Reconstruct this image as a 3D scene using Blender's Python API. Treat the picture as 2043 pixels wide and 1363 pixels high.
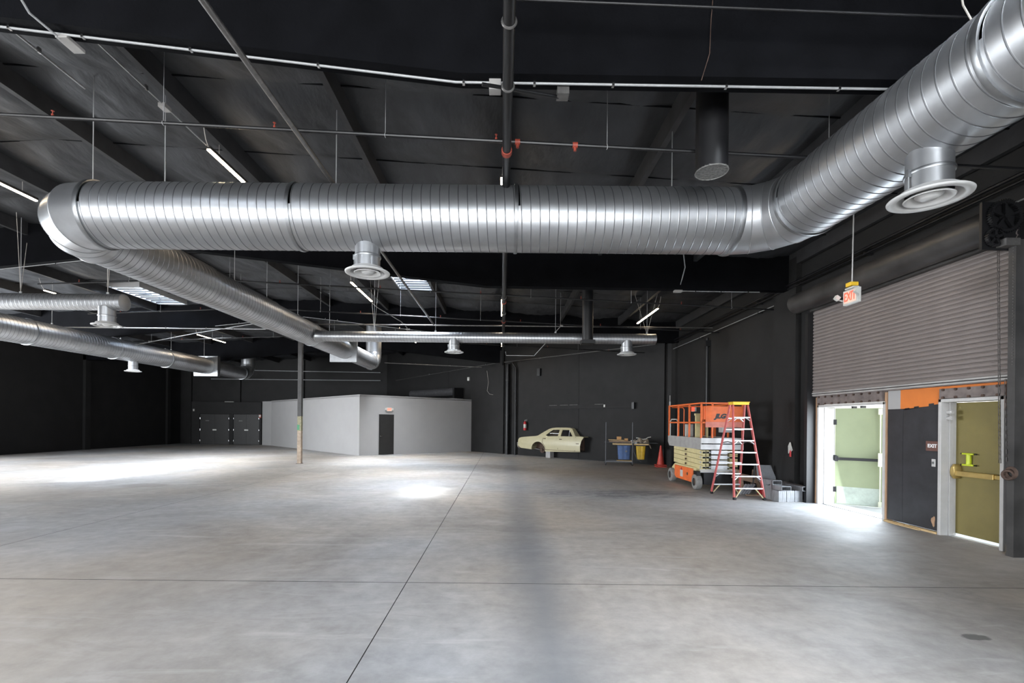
import bpy, bmesh, math, random
from math import pi, sin, cos, tan, sqrt, radians, atan2
from mathutils import Vector, Matrix, noise
from mathutils.geometry import tessellate_polygon

for o in list(bpy.data.objects):
    bpy.data.objects.remove(o)
random.seed(7)
S = bpy.context.scene
C = S.collection

# ------------------------------------------------------------------ camera
CAM_H = 1.82
cd = bpy.data.cameras.new('camera')
cam = bpy.data.objects.new('camera', cd)
C.objects.link(cam)
cd.sensor_width = 36.0
cd.lens = 36.0 * 946.0 / 2043.0
cd.shift_x = (1021.5 - 1001.0) / 2043.0
cd.shift_y = (843.0 - 681.5) / 2043.0
cd.clip_start = 0.05
cd.clip_end = 300
cam.matrix_world = Matrix.Translation((0, 0, CAM_H)) @ Matrix.Rotation(radians(90), 4, 'X') @ Matrix.Rotation(0.0095, 4, 'Z')
S.camera = cam

# ------------------------------------------------------------------ world, sun, daylight
w = bpy.data.worlds.new('sky')
S.world = w
w.use_nodes = True
bg = w.node_tree.nodes['Background']
bg.inputs[0].default_value = (0.62, 0.80, 1.0, 1)
bg.inputs[1].default_value = 2.0

sd = bpy.data.lights.new('sun', 'SUN')
sd.energy = 30.0
sd.angle = radians(7)
sd.color = (1.0, 0.97, 0.93)
sun = bpy.data.objects.new('sun', sd)
C.objects.link(sun)
sun.location = (-6, 20, 30)
sun.rotation_euler = Vector((1.15, -3.3, -6.6)).to_track_quat('-Z', 'Y').to_euler()


def area(name, loc, direction, sx, sy, power, col, spread=180):
    l = bpy.data.lights.new(name, 'AREA')
    l.shape = 'RECTANGLE'
    l.size = sx
    l.size_y = sy
    l.energy = power
    l.color = col
    l.spread = radians(spread)
    o = bpy.data.objects.new(name, l)
    C.objects.link(o)
    o.location = loc
    o.rotation_euler = Vector(direction).to_track_quat('-Z', 'Y').to_euler()
    return o


# daylight at the exit door and seen skylights; added fill, partly at assumed doors behind the camera
area('assumed_rear_door_fill', (-1.0, -8.6, 2.4), (0, 1, -0.02), 9.0, 4.4, 1000, (0.93, 0.965, 1.0))  # fill lamp in an assumed loading door, unseen behind the camera
area('assumed_left_door_fill', (-15.0, -8.6, 2.4), (0.15, 1, -0.02), 9.0, 4.4, 780, (0.98, 0.98, 1.0))  # another fill lamp, in the assumed left loading door, also unseen
area('daylight_exit_door', (7.75, 10.05, 1.1), (-1, 0, -0.15), 1.6, 2.0, 80, (0.80, 0.90, 1.0))
SKY = [(-3.66, -2.56, 14.7, 17.1), (-14.15, -13.05, 17.0, 19.5)]
ROOF_UNSEEN = [(-10.9, -9.9, -1.0, 1.4), (-3.6, -2.6, -4.0, -1.6), (3.0, 4.0, -4.0, -1.6), (-19.0, -18.0, 3.0, 5.4), (-19.0, -18.0, 10.0, 12.4), (3.2, 4.2, 0.6, 3.0), (-6.2, -5.2, 0.8, 3.2), (-5.9, -4.8, 20.7, 23.0), (-14.1, -13.0, 20.7, 23.1)]  # unseen skylights; those out of frame are added to brighten the hall, the rest assumed
for _k, (_a, _b, _c, _d) in enumerate(SKY + ROOF_UNSEEN):
    _n = _k < 2
    area('roof_daylight_and_fill', ((_a + _b) / 2, (_c + _d) / 2, 7.02 - 0.055 * abs((_a + _b) / 2 + 8.3)), (0.10, -0.30, -1) if _n else (0, 0, -1), _b - _a - 0.04, _d - _c - 0.04, (210, 190, 150, 140, 150, 240, 330, 300, 100, 340, 260)[_k], (0.92, 0.96, 1.0), 80 if _n else (120 if _k > 8 else 160))
area('side_fill', (-24.1, 13.0, 2.3), (1, 0.12, -0.02), 9.0, 4.2, 2500, (0.94, 0.97, 1.0))  # added fill at an assumed, unseen side opening, brightens the far floor

S.view_settings.view_transform = 'Standard'
S.view_settings.look = 'None'
S.view_settings.gamma = 1.0
S.view_settings.use_curve_mapping = False
S.view_settings.exposure = 0.95


# ------------------------------------------------------------------ materials
def lin(c):
    return tuple((x / 12.92 if x <= 0.04045 else ((x + 0.055) / 1.055) ** 2.4) for x in c)


def mat(name, col, rough=0.6, metal=0.0, var=0.12, scale=6.0, bump=0.0, bscale=40.0, spec=0.5, emit=None, es=0.0, stretch=None):
    """procedural material; col is linear base colour, var is the noise spread around it"""
    m = bpy.data.materials.new(name)
    m.use_nodes = True
    nt = m.node_tree
    b = nt.nodes['Principled BSDF']
    b.inputs['Roughness'].default_value = rough
    b.inputs['Metallic'].default_value = metal
    b.inputs['Specular IOR Level'].default_value = spec
    tc = nt.nodes.new('ShaderNodeTexCoord')
    src = tc.outputs['Object']
    if stretch:
        mp = nt.nodes.new('ShaderNodeMapping')
        mp.inputs['Scale'].default_value = stretch
        nt.links.new(src, mp.inputs['Vector'])
        src = mp.outputs['Vector']
    n = nt.nodes.new('ShaderNodeTexNoise')
    n.inputs['Scale'].default_value = scale
    n.inputs['Detail'].default_value = 6
    n.inputs['Roughness'].default_value = 0.6
    nt.links.new(src, n.inputs['Vector'])
    r = nt.nodes.new('ShaderNodeValToRGB')
    r.color_ramp.elements[0].position = 0.3
    r.color_ramp.elements[1].position = 0.72
    r.color_ramp.elements[0].color = (*[c * (1 - var) for c in col], 1)
    r.color_ramp.elements[1].color = (*[min(1, c * (1 + var)) for c in col], 1)
    nt.links.new(n.outputs['Fac'], r.inputs['Fac'])
    nt.links.new(r.outputs['Color'], b.inputs['Base Color'])
    if bump > 0:
        n2 = nt.nodes.new('ShaderNodeTexNoise')
        n2.inputs['Scale'].default_value = bscale
        n2.inputs['Detail'].default_value = 4
        nt.links.new(src, n2.inputs['Vector'])
        bp = nt.nodes.new('ShaderNodeBump')
        bp.inputs['Strength'].default_value = bump
        bp.inputs['Distance'].default_value = 0.02
        nt.links.new(n2.outputs['Fac'], bp.inputs['Height'])
        nt.links.new(bp.outputs['Normal'], b.inputs['Normal'])
    if emit:
        b.inputs['Emission Color'].default_value = (*emit, 1)
        b.inputs['Emission Strength'].default_value = es
    return m


M = {}
M['wall'] = mat('black_wall_paint', (0.0115, 0.0112, 0.0112), 0.7, spec=0.3, var=0.25, scale=1.3, bump=0.25, bscale=60)
M['insul'] = mat('black_insulation_facing', (0.036, 0.038, 0.042), 0.62, spec=0.3, var=0.25, scale=1.6, bump=0.8, bscale=4, stretch=(1.6, 0.7, 1))
M['beam'] = mat('black_beam_paint', (0.0038, 0.004, 0.005), 0.8, spec=0.05, var=0.3, scale=2, bump=0.2, bscale=30)
M['purlin'] = mat('black_purlin_paint', (0.030, 0.030, 0.032), 0.6, spec=0.3, var=0.3, scale=3)
M['white'] = mat('white_wall_paint', (0.305, 0.30, 0.297), 0.7, var=0.03, scale=1.5)
M['frame'] = mat('white_frame_paint', (0.43, 0.42, 0.41), 0.5, var=0.06, scale=8)
M['galv'] = mat('galvanised_sheet', (0.41, 0.42, 0.435), 0.38, 0.9, var=0.10, scale=3.0, bump=0.05, bscale=6)
M['galvd'] = mat('galvanised_band', (0.33, 0.34, 0.35), 0.40, 1.0, var=0.12, scale=6)
M['seam'] = mat('lock_seam_shade', (0.20, 0.205, 0.215), 0.5, 1.0, var=0.1)  # darker than the sheet: the seams' shading put into the colour
M['diff'] = mat('white_diffuser_enamel', (0.50, 0.50, 0.495), 0.5, var=0.03)
M['dark'] = mat('dark_void', (0.01, 0.01, 0.01), 0.8)
M['pipe'] = mat('black_pipe_paint', (0.006, 0.006, 0.007), 0.38, spec=0.35, var=0.2)
M['steel'] = mat('bare_steel_pipe', (0.16, 0.155, 0.15), 0.42, 0.7, var=0.25, scale=12)
M['emt'] = mat('galvanised_conduit', (0.33, 0.335, 0.34), 0.55, 0.4, var=0.1, scale=8)
M['red'] = mat('red_coupling_paint', (0.26, 0.04, 0.022), 0.55)
M['wire'] = mat('pale_cable', (0.45, 0.42, 0.38), 0.6)
M['led'] = mat('led_lens', (0.9, 0.85, 0.75), 0.5, emit=(1.0, 0.80, 0.56), es=20.0)
M['ledh'] = mat('black_lamp_housing', (0.03, 0.028, 0.026), 0.5)
M['blackmetal'] = mat('black_metal', (0.007, 0.007, 0.008), 0.45, spec=0.4, var=0.2)
M['grille'] = mat('worn_grey_grille', (0.13, 0.13, 0.125), 0.6, var=0.6, scale=30)
M['slat'] = mat('shutter_slat_paint', (0.165, 0.143, 0.135), 0.55, var=0.10, scale=3, stretch=(1, 1, 6))
M['hood'] = mat('shutter_hood_paint', (0.035, 0.033, 0.032), 0.42, var=0.5, scale=2.2)
M['ply'] = mat('black_plywood_paint', (0.022, 0.022, 0.025), 0.42, var=0.35, scale=4)
M['orange'] = mat('orange_wall_paint', (0.55, 0.155, 0.025), 0.6, var=0.05)
M['rawwood'] = mat('raw_timber', (0.36, 0.22, 0.13), 0.7, var=0.25, scale=5, stretch=(6, 6, 1))
M['lintel'] = mat('weathered_steel_plate', (0.14, 0.115, 0.108), 0.55, var=0.35, scale=7)
M['doorsage'] = mat('sage_green_door', (0.21, 0.24, 0.135), 0.5, var=0.05, scale=3)
M['kick'] = mat('worn_kick_plate', (0.32, 0.36, 0.31), 0.35, 0.3, var=0.15, scale=8)
M['doorolive'] = mat('olive_green_door', (0.17, 0.138, 0.042), 0.5, var=0.10, scale=2.5, bump=0.08, bscale=90)
M['brass'] = mat('brass_exit_device', (0.50, 0.36, 0.13), 0.35, 0.7, var=0.12)
M['cream'] = mat('cream_exit_device', (0.62, 0.62, 0.48), 0.45)
M['chrome'] = mat('satin_chrome', (0.66, 0.66, 0.66), 0.25, 1.0)
M['plaque'] = mat('brown_plaque', (0.115, 0.052, 0.04), 0.5)
M['signwhite'] = mat('white_sign_housing', (0.48, 0.48, 0.45), 0.5)
M['glowred'] = mat('lit_red_letters', (0.8, 0.1, 0.05), 0.5, emit=(1.0, 0.07, 0.04), es=0.62)
M['glowpink'] = mat('lit_sign_face', (0.8, 0.5, 0.4), 0.5, emit=(1.0, 0.42, 0.30), es=0.16)
M['whitetext'] = mat('white_lettering', (0.75, 0.75, 0.75), 0.6)
M['doorblack'] = mat('black_door_paint', (0.012, 0.0115, 0.011), 0.55, var=0.2)
M['yellowplastic'] = mat('yellow_ladder_cap', (0.72, 0.45, 0.03), 0.5, var=0.1)
M['redrail'] = mat('red_fibreglass_rail', (0.46, 0.10, 0.095), 0.5, var=0.18, scale=14)
M['alu'] = mat('aluminium_tread', (0.66, 0.67, 0.69), 0.35, 0.75, var=0.1)
M['paleyellow'] = mat('pale_yellow_brace', (0.68, 0.58, 0.33), 0.5)
M['liftorange'] = mat('lift_orange_paint', (0.72, 0.145, 0.035), 0.45, var=0.15, scale=6)
M['liftcream'] = mat('lift_cream_paint', (0.56, 0.48, 0.25), 0.5, var=0.12, scale=6)
M['liftgrey'] = mat('lift_deck_grey', (0.31, 0.30, 0.29), 0.5, var=0.18, scale=5)
M['liftalu'] = mat('lift_deck_aluminium', (0.50, 0.50, 0.50), 0.42, 0.35, var=0.15, scale=5)
M['tyre'] = mat('grey_solid_tyre', (0.19, 0.185, 0.175), 0.8, var=0.2, scale=20)
M['jlgtext'] = mat('black_decal', (0.02, 0.02, 0.025), 0.5)
M['carpaint'] = mat('pale_yellow_car_paint', (0.43, 0.39, 0.245), 0.34, var=0.05, scale=3)
M['carglass'] = mat('dark_window_glass', (0.012, 0.012, 0.013), 0.15, spec=0.15)
M['rust'] = mat('rusty_metal', (0.06, 0.035, 0.025), 0.8, var=0.5, scale=12)
M['bluebag'] = mat('blue_fabric_bag', (0.055, 0.10, 0.22), 0.7, var=0.2, scale=8, bump=0.3, bscale=25)
M['yellowbag'] = mat('yellow_vinyl_bag', (0.52, 0.33, 0.02), 0.5, var=0.2, scale=8, bump=0.3, bscale=20)
M['board'] = mat('pale_plywood_board', (0.48, 0.34, 0.17), 0.7, var=0.15)
M['cardboard'] = mat('brown_cardboard', (0.42, 0.23, 0.09), 0.75, var=0.1)
M['canvas'] = mat('crumpled_canvas', (0.33, 0.27, 0.20), 0.85, var=0.25, scale=10, bump=0.5, bscale=25)
M['cone'] = mat('faded_red_cone', (0.46, 0.045, 0.03), 0.55, var=0.15)
M['greytube'] = mat('grey_cart_tube', (0.075, 0.078, 0.085), 0.5, 0.3, var=0.1)
M['boxtube'] = mat('mill_finish_tube', (0.21, 0.215, 0.225), 0.55, 0.35, var=0.3, scale=5, stretch=(8, 8, 1))
M['sheet'] = mat('grey_sheet_metal', (0.40, 0.42, 0.45), 0.45, 0.5, var=0.12)
M['oldwood'] = mat('weathered_timber', (0.22, 0.15, 0.10), 0.8, var=0.35, scale=4, stretch=(1, 6, 6))
M['extred'] = mat('extinguisher_red', (0.42, 0.025, 0.03), 0.35)
M['postbase'] = mat('scuffed_tan_post', (0.36, 0.28, 0.21), 0.7, var=0.35, scale=9)
M['postmid'] = mat('stickered_post', (0.26, 0.24, 0.15), 0.7, var=0.6, scale=25)
M['green'] = mat('green_sticker', (0.06, 0.25, 0.12), 0.6)
M['chain'] = mat('dark_chain', (0.045, 0.04, 0.037), 0.5, 0.5)
M['pave'] = mat('pale_pavement', (0.55, 0.54, 0.51), 0.8, var=0.08)
M['block'] = mat('white_block_paint', (0.66, 0.66, 0.64), 0.7, var=0.04)
M['tubegrey'] = mat('dusty_black_tube', (0.06, 0.06, 0.064), 0.45, var=0.3)
M['fadedorange'] = mat('faded_orange_paint', (0.60, 0.20, 0.15), 0.5, var=0.2)
M['limegreen'] = mat('lime_plastic', (0.45, 0.52, 0.02), 0.4)


def floor_material():
    m = bpy.data.materials.new('worn_concrete')
    m.use_nodes = True
    nt = m.node_tree
    L = nt.links.new
    N = nt.nodes.new
    b = nt.nodes['Principled BSDF']
    tc = N('ShaderNodeTexCoord')
    P = tc.outputs['Object']

    def nz(scale, detail=6, rough=0.6, vec=None, dist=0.0):
        n = N('ShaderNodeTexNoise')
        n.inputs['Scale'].default_value = scale
        n.inputs['Detail'].default_value = detail
        n.inputs['Roughness'].default_value = rough
        n.inputs['Distortion'].default_value = dist
        L(vec or P, n.inputs['Vector'])
        return n.outputs['Fac']

    def ramp(f, stops):
        r = N('ShaderNodeValToRGB')
        e = r.color_ramp.elements
        e[0].position, e[0].color = stops[0][0], (*stops[0][1], 1)
        e[1].position, e[1].color = stops[-1][0], (*stops[-1][1], 1)
        for p, c in stops[1:-1]:
            x = e.new(p)
            x.color = (*c, 1)
        L(f, r.inputs['Fac'])
        return r.outputs['Color']

    def mix(f, a, c, mode='MIX'):
        x = N('ShaderNodeMix')
        x.data_type = 'RGBA'
        x.blend_type = mode
        if isinstance(f, (int, float)):
            x.inputs['Factor'].default_value = f
        else:
            L(f, x.inputs['Factor'])
        for s, v in ((x.inputs[6], a), (x.inputs[7], c)):
            if isinstance(v, tuple):
                s.default_value = (*v, 1)
            else:
                L(v, s)
        return x.outputs[2]

    def math(op, a, c=None, clamp=False):
        x = N('ShaderNodeMath')
        x.operation = op
        x.use_clamp = clamp
        for s, v in ((x.inputs[0], a), (x.inputs[1], c)):
            if v is None:
                continue
            if isinstance(v, (int, float)):
                s.default_value = v
            else:
                L(v, s)
        return x.outputs[0]

    def mapped(scale, rot=0.0, loc=(0, 0, 0)):
        mp = N('ShaderNodeMapping')
        mp.inputs['Scale'].default_value = scale
        mp.inputs['Rotation'].default_value = (0, 0, rot)
        mp.inputs['Location'].default_value = loc
        L(P, mp.inputs['Vector'])
        return mp.outputs['Vector']

    base = ramp(nz(0.30, 9, 0.64, dist=0.9), [(0.30, (0.275, 0.258, 0.243)), (0.50, (0.385, 0.370, 0.353)), (0.70, (0.47, 0.46, 0.45))])
    tint = ramp(nz(0.16, 3, 0.5), [(0.40, (0.95, 0.985, 1.04)), (0.60, (1.08, 1.0, 0.90))])
    col = mix(1.0, base, tint, 'MULTIPLY')
    fine = ramp(nz(5.0, 8, 0.7), [(0.30, (0.80, 0.80, 0.80)), (0.70, (1.12, 1.12, 1.12))])
    col = mix(1.0, col, fine, 'MULTIPLY')
    # trowel drags and paint scuffs
    st = nz(2.2, 6, 0.65, mapped((0.22, 1.1, 1), 0.45), 1.6)
    col = mix(math('MULTIPLY', ramp(st, [(0.55, (0, 0, 0)), (0.72, (1, 1, 1))]), 0.45), col, (0.58, 0.565, 0.55))
    st2 = nz(1.3, 7, 0.7, mapped((0.5, 1.6, 1), -0.2, (5, 3, 0)), 1.5)
    col = mix(math('MULTIPLY', ramp(st2, [(0.56, (0, 0, 0)), (0.74, (1, 1, 1))]), 0.50), col, (0.22, 0.205, 0.19))
    sp = N('ShaderNodeSeparateXYZ')
    L(P, sp.inputs[0])
    X, Y = sp.outputs[0], sp.outputs[1]

    def blob(cx, cy, rx, ry, soft, wob=0.5, wsc=1.4):
        dx = math('DIVIDE', math('SUBTRACT', X, cx), rx)
        dy = math('DIVIDE', math('SUBTRACT', Y, cy), ry)
        d = math('SQRT', math('ADD', math('MULTIPLY', dx, dx), math('MULTIPLY', dy, dy)))
        d = math('ADD', d, math('MULTIPLY', math('SUBTRACT', nz(wsc, 6, 0.65), 0.5), wob))
        return math('DIVIDE', math('SUBTRACT', 1.0, d), soft, True)
    for bx_, by_, rx_, ry_ in ((6.4, 7.2, 1.7, 2.8), (4.8, 18.0, 4.5, 3.6), (-4.5, 4.0, 3.6, 3.6), (-11.5, 11.5, 4.5, 1.6)):
        col = mix(math('MULTIPLY', blob(bx_, by_, rx_, ry_, 0.8, 0.9, 0.7), 0.38), col, (0.33, 0.275, 0.22))  # warm brown patches, mostly the tint of the lighting put into the floor colour
    # soft dark grey band down the middle of the slab
    mid_band = blob(0.42, 3.0, 0.50, 23.0, 0.95, 0.7, 0.8)
    col = mix(math('MULTIPLY', mid_band, 0.68), col, (0.165, 0.17, 0.19))
    # tyre scuffed patch in front of the lift
    sc = math('MULTIPLY', blob(3.2, 12.3, 3.2, 0.9, 0.6, 1.2, 1.2), ramp(nz(3.5, 7, 0.75, mapped((0.5, 1.6, 1), 0.2), 1.0), [(0.42, (0, 0, 0)), (0.56, (1, 1, 1))]))
    col = mix(math('MULTIPLY', sc, 0.85), col, (0.12, 0.125, 0.14))
    # small dark oil spot on the right and a dark patch on the left
    col = mix(math('MULTIPLY', blob(4.12, 4.10, 0.13, 0.07, 0.25, 1.2, 9), 0.8), col, (0.07, 0.068, 0.065))
    col = mix(math('MULTIPLY', blob(-9.8, 13.0, 0.75, 0.5, 0.3, 0.5, 2), 0.40), col, (0.16, 0.145, 0.13))
    col = mix(math('MULTIPLY', blob(-18.0, 21.5, 3.6, 1.2, 0.3, 0.4, 1), 0.38), col, (0.17, 0.16, 0.155))
    col = mix(math('MULTIPLY', blob(-6.2, 4.2, 1.5, 0.35, 0.6, 1.5, 2.5), 0.45), col, (0.56, 0.55, 0.54))
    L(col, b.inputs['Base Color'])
    rg = ramp(nz(0.8, 5), [(0.3, (0.52, 0.52, 0.52)), (0.7, (0.72, 0.72, 0.72))])
    L(rg, b.inputs['Roughness'])
    b.inputs['Specular IOR Level'].default_value = 0.45
    bp = N('ShaderNodeBump')
    bp.inputs['Strength'].default_value = 0.12
    bp.inputs['Distance'].default_value = 0.01
    L(nz(14, 6, 0.7), bp.inputs['Height'])
    L(bp.outputs['Normal'], b.inputs['Normal'])
    return m


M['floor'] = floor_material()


def pane_material():
    m = bpy.data.materials.new('prismatic_skylight_pane')
    m.use_nodes = True
    nt = m.node_tree
    nt.nodes.remove(nt.nodes['Principled BSDF'])
    out = nt.nodes['Material Output']
    t = nt.nodes.new('ShaderNodeBsdfTransparent')
    t.inputs[0].default_value = (0.9, 0.95, 1.0, 1)
    tr = nt.nodes.new('ShaderNodeBsdfTranslucent')
    n = nt.nodes.new('ShaderNodeTexNoise')
    n.inputs['Scale'].default_value = 3
    r = nt.nodes.new('ShaderNodeValToRGB')
    r.color_ramp.elements[0].color = (0.55, 0.62, 0.72, 1)
    r.color_ramp.elements[1].color = (0.72, 0.80, 0.9, 1)
    nt.links.new(n.outputs['Fac'], r.inputs['Fac'])
    nt.links.new(r.outputs['Color'], tr.inputs[0])
    mx = nt.nodes.new('ShaderNodeMixShader')
    mx.inputs[0].default_value = 0.55
    nt.links.new(t.outputs[0], mx.inputs[1])
    nt.links.new(tr.outputs[0], mx.inputs[2])
    nt.links.new(mx.outputs[0], out.inputs['Surface'])
    return m


M['pane'] = pane_material()
M['opal'] = pane_material()
M['opal'].name = 'opal_skylight_dome'
M['opal'].node_tree.nodes['Mix Shader'].inputs[0].default_value = 1.0  # fully diffusing, so the unseen skylights cast no sun patch


# ------------------------------------------------------------------ mesh helpers
def wmat(o):
    m = o.matrix_basis.copy()
    while o.parent:
        o = o.parent
        m = o.matrix_basis @ m
    return m


class G:
    """collects simple shapes and links them as ONE mesh object"""

    def __init__(s):
        s.v = []
        s.f = []
        s.seam = []

    def add(s, vs, fs):
        k = len(s.v)
        s.v += [Vector(v) for v in vs]
        s.f += [tuple(i + k for i in f) for f in fs]
        return s

    def box(s, lo, hi, m=None):
        x0, y0, z0 = lo
        x1, y1, z1 = hi
        vs = [Vector(p) for p in ((x0, y0, z0), (x1, y0, z0), (x1, y1, z0), (x0, y1, z0), (x0, y0, z1), (x1, y0, z1), (x1, y1, z1), (x0, y1, z1))]
        if m is not None:
            vs = [m @ v for v in vs]
        return s.add(vs, [(0, 3, 2, 1), (4, 5, 6, 7), (0, 1, 5, 4), (1, 2, 6, 5), (2, 3, 7, 6), (3, 0, 4, 7)])

    def beam(s, p0, p1, wx, wz, up=(0, 0, 1)):
        """rectangular bar between two points"""
        p0, p1 = Vector(p0), Vector(p1)
        d = (p1 - p0).normalized()
        up = Vector(up)
        if abs(d.dot(up)) > 0.98:
            up = Vector((0, 1, 0))
        a = d.cross(up).normalized() * (wx / 2)
        b = a.cross(d).normalized() * (wz / 2)
        vs = [p + sa * a + sb * b for p in (p0, p1) for sa, sb in ((-1, -1), (1, -1), (1, 1), (-1, 1))]
        return s.add(vs, [(0, 3, 2, 1), (4, 5, 6, 7), (0, 1, 5, 4), (1, 2, 6, 5), (2, 3, 7, 6), (3, 0, 4, 7)])

    @staticmethod
    def basis(d):
        d = Vector(d).normalized()
        u = Vector((0, 0, 1)) if abs(d.z) < 0.9 else Vector((1, 0, 0))
        a = d.cross(u).normalized()
        return a, d.cross(a).normalized(), d

    def rings(s, rs, n, cap=True, close=False):
        """rs: list of (centre, axis_a, axis_b, radius)"""
        vs, fs = [], []
        for c, a, b, r in rs:
            for j in range(n):
                t = 2 * pi * j / n
                vs.append(c + a * (r * cos(t)) + b * (r * sin(t)))
        m = len(rs)
        for i in range(m if close else m - 1):
            i2 = (i + 1) % m
            for j in range(n):
                j2 = (j + 1) % n
                fs.append((i * n + j, i2 * n + j, i2 * n + j2, i * n + j2))
        if cap and not close:
            fs.append(tuple(range(n)))
            fs.append(tuple(reversed(range((m - 1) * n, m * n))))
        return s.add(vs, fs)

    def cyl(s, p0, p1, r, n=12, r2=None, cap=True):
        p0, p1 = Vector(p0), Vector(p1)
        a, b, d = s.basis(p1 - p0)
        return s.rings([(p0, a, b, r), (p1, a, b, r if r2 is None else r2)], n, cap)

    def tube(s, pts, r, n=8):
        pts = [Vector(p) for p in pts]
        rs = []
        pa = None
        for i, p in enumerate(pts):
            d = (pts[min(i + 1, len(pts) - 1)] - pts[max(i - 1, 0)]).normalized()
            if pa is None:
                a, b, _ = s.basis(d)
            else:
                a = (pa - d * pa.dot(d)).normalized()
                b = d.cross(a)
            pa = a
            rs.append((p, a, b, r))
        return s.rings(rs, n)

    def lathe(s, prof, n=32, c=(0, 0, 0), axis=(0, 0, 1), cap=False):
        c = Vector(c)
        a, b, d = s.basis(axis)
        return s.rings([(c + d * z, a, b, r) for r, z in prof], n, cap)

    def torus(s, c, axis, R, r, n=48, k=6):
        c = Vector(c)
        a, b, d = s.basis(axis)
        prof = [(R + r * cos(2 * pi * i / k), r * sin(2 * pi * i / k)) for i in range(k)]
        return s.rings([(c + d * z, a, b, q) for q, z in prof], n, False, True)

    def prism(s, poly, f0, f1):
        """extrude a 2D polygon; f0/f1 map (x, y) to 3D at both ends"""
        n = len(poly)
        vs = [f0(*p) for p in poly] + [f1(*p) for p in poly]
        fs = [tuple(range(n))[::-1], tuple(range(n, 2 * n))]
        fs += [(i, (i + 1) % n, n + (i + 1) % n, n + i) for i in range(n)]
        return s.add(vs, fs)

    def build(s, name, m, parent=None, world=False, sharp=40, label=None, kind=None, bevel=0.0, flat=False):
        me = bpy.data.meshes.new(name)
        vs = s.v
        if parent is not None and world:
            inv = wmat(parent).inverted()
            vs = [inv @ v for v in vs]
        me.from_pydata([tuple(v) for v in vs], [], s.f)
        bm = bmesh.new()
        bm.from_mesh(me)
        bmesh.ops.recalc_face_normals(bm, faces=bm.faces)
        bm.to_mesh(me)
        bm.free()
        if not flat:
            me.shade_smooth()
            me.set_sharp_from_angle(angle=radians(sharp))
        me.materials.append(M[m] if isinstance(m, str) else m)
        if s.seam:
            me.materials.append(M['seam'])
            for k in s.seam:
                me.polygons[k].material_index = 1
        o = bpy.data.objects.new(name, me)
        C.objects.link(o)
        if parent is not None:
            o.parent = parent
        if label:
            o['label'] = label
        if kind:
            o['kind'] = kind
        if bevel:
            md = o.modifiers.new('bevel', 'BEVEL')
            md.width = bevel
            md.segments = 2
            md.limit_method = 'ANGLE'
        return o


def tag(o, label, cat, group=None):
    o['label'] = label
    o['category'] = cat
    if group:
        o['group'] = group
    return o


def thing(name, label, cat, loc=(0, 0, 0), rot=0.0, group=None):
    o = bpy.data.objects.new(name, None)
    o.empty_display_size = 0.1
    C.objects.link(o)
    o.location = loc
    o.rotation_euler = (0, 0, rot)
    return tag(o, label, cat, group)


def setting(name, label=None):
    o = bpy.data.objects.new(name, None)
    o.empty_display_size = 0.1
    C.objects.link(o)
    o['kind'] = 'structure'
    if label:
        o['label'] = label
    return o


def kids(o):
    return [c for c in bpy.data.objects if c.parent == o]


def copy_tree(o, parent=None):
    c = o.copy()
    C.objects.link(c)
    if parent:
        c.parent = parent
    for ch in kids(o):
        copy_tree(ch, c)
    return c


def linked(src, name, parent, loc, rot=None, scale=None):
    """another object sharing src's mesh"""
    o = bpy.data.objects.new(name, src.data)
    C.objects.link(o)
    o.parent = parent
    o.location = loc
    if rot:
        o.rotation_euler = rot
    if scale:
        o.scale = scale
    return o


def text(name, body, size, m, parent, loc, rot, extrude=0.002, shear=0.0, sx=1.0, bold=0.0, label=None):
    cu = bpy.data.curves.new(name, 'FONT')
    cu.body = body
    cu.size = size
    cu.extrude = extrude
    cu.shear = shear
    cu.offset = bold
    cu.align_x = 'CENTER'
    cu.align_y = 'CENTER'
    cu.materials.append(M[m])
    o = bpy.data.objects.new(name, cu)
    C.objects.link(o)
    o.parent = parent
    inv = wmat(parent).inverted()
    o.location = inv @ Vector(loc)
    o.rotation_euler = rot
    o.scale = (sx, 1, 1)
    bpy.context.view_layer.update()
    me = bpy.data.meshes.new_from_object(o.evaluated_get(bpy.context.evaluated_depsgraph_get()))
    c = bpy.data.objects.new(name, me)
    C.objects.link(c)
    c.parent, c.location, c.rotation_euler, c.scale = parent, o.location, o.rotation_euler, o.scale
    bpy.data.objects.remove(o)
    o = c
    o.name = name
    if label:
        o['label'] = label
    return o


FACE_W = (radians(90), 0, radians(-90))   # text that faces -X
FACE_S = (radians(90), 0, 0)              # text that faces -Y


# ------------------------------------------------------------------ roof geometry
RIDGE = -8.3
XR, XL, YB, YF = 7.4, -24.4, 36.0, -9.0


def zp(x):
    """height of the purlins' underside"""
    return 6.68 - 0.055 * abs(x - RIDGE)


def zb(x):
    """height of the roof beams' underside"""
    d = abs(x - RIDGE)
    return 5.29 + max(0.0, 7.86 - d) * 0.112 - 0.006 * max(0, d - 7.86)


def zi(x):
    return zp(x) + 0.26


BEAM_Y = [4.71, 12.05, 19.9, 27.6]
PUR = [round(2.43 * k + 0.02, 3) for k in range(-10, 4)]


def ydiag(x):
    return 26.8 - 0.96 * (x - 0.84)


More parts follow.
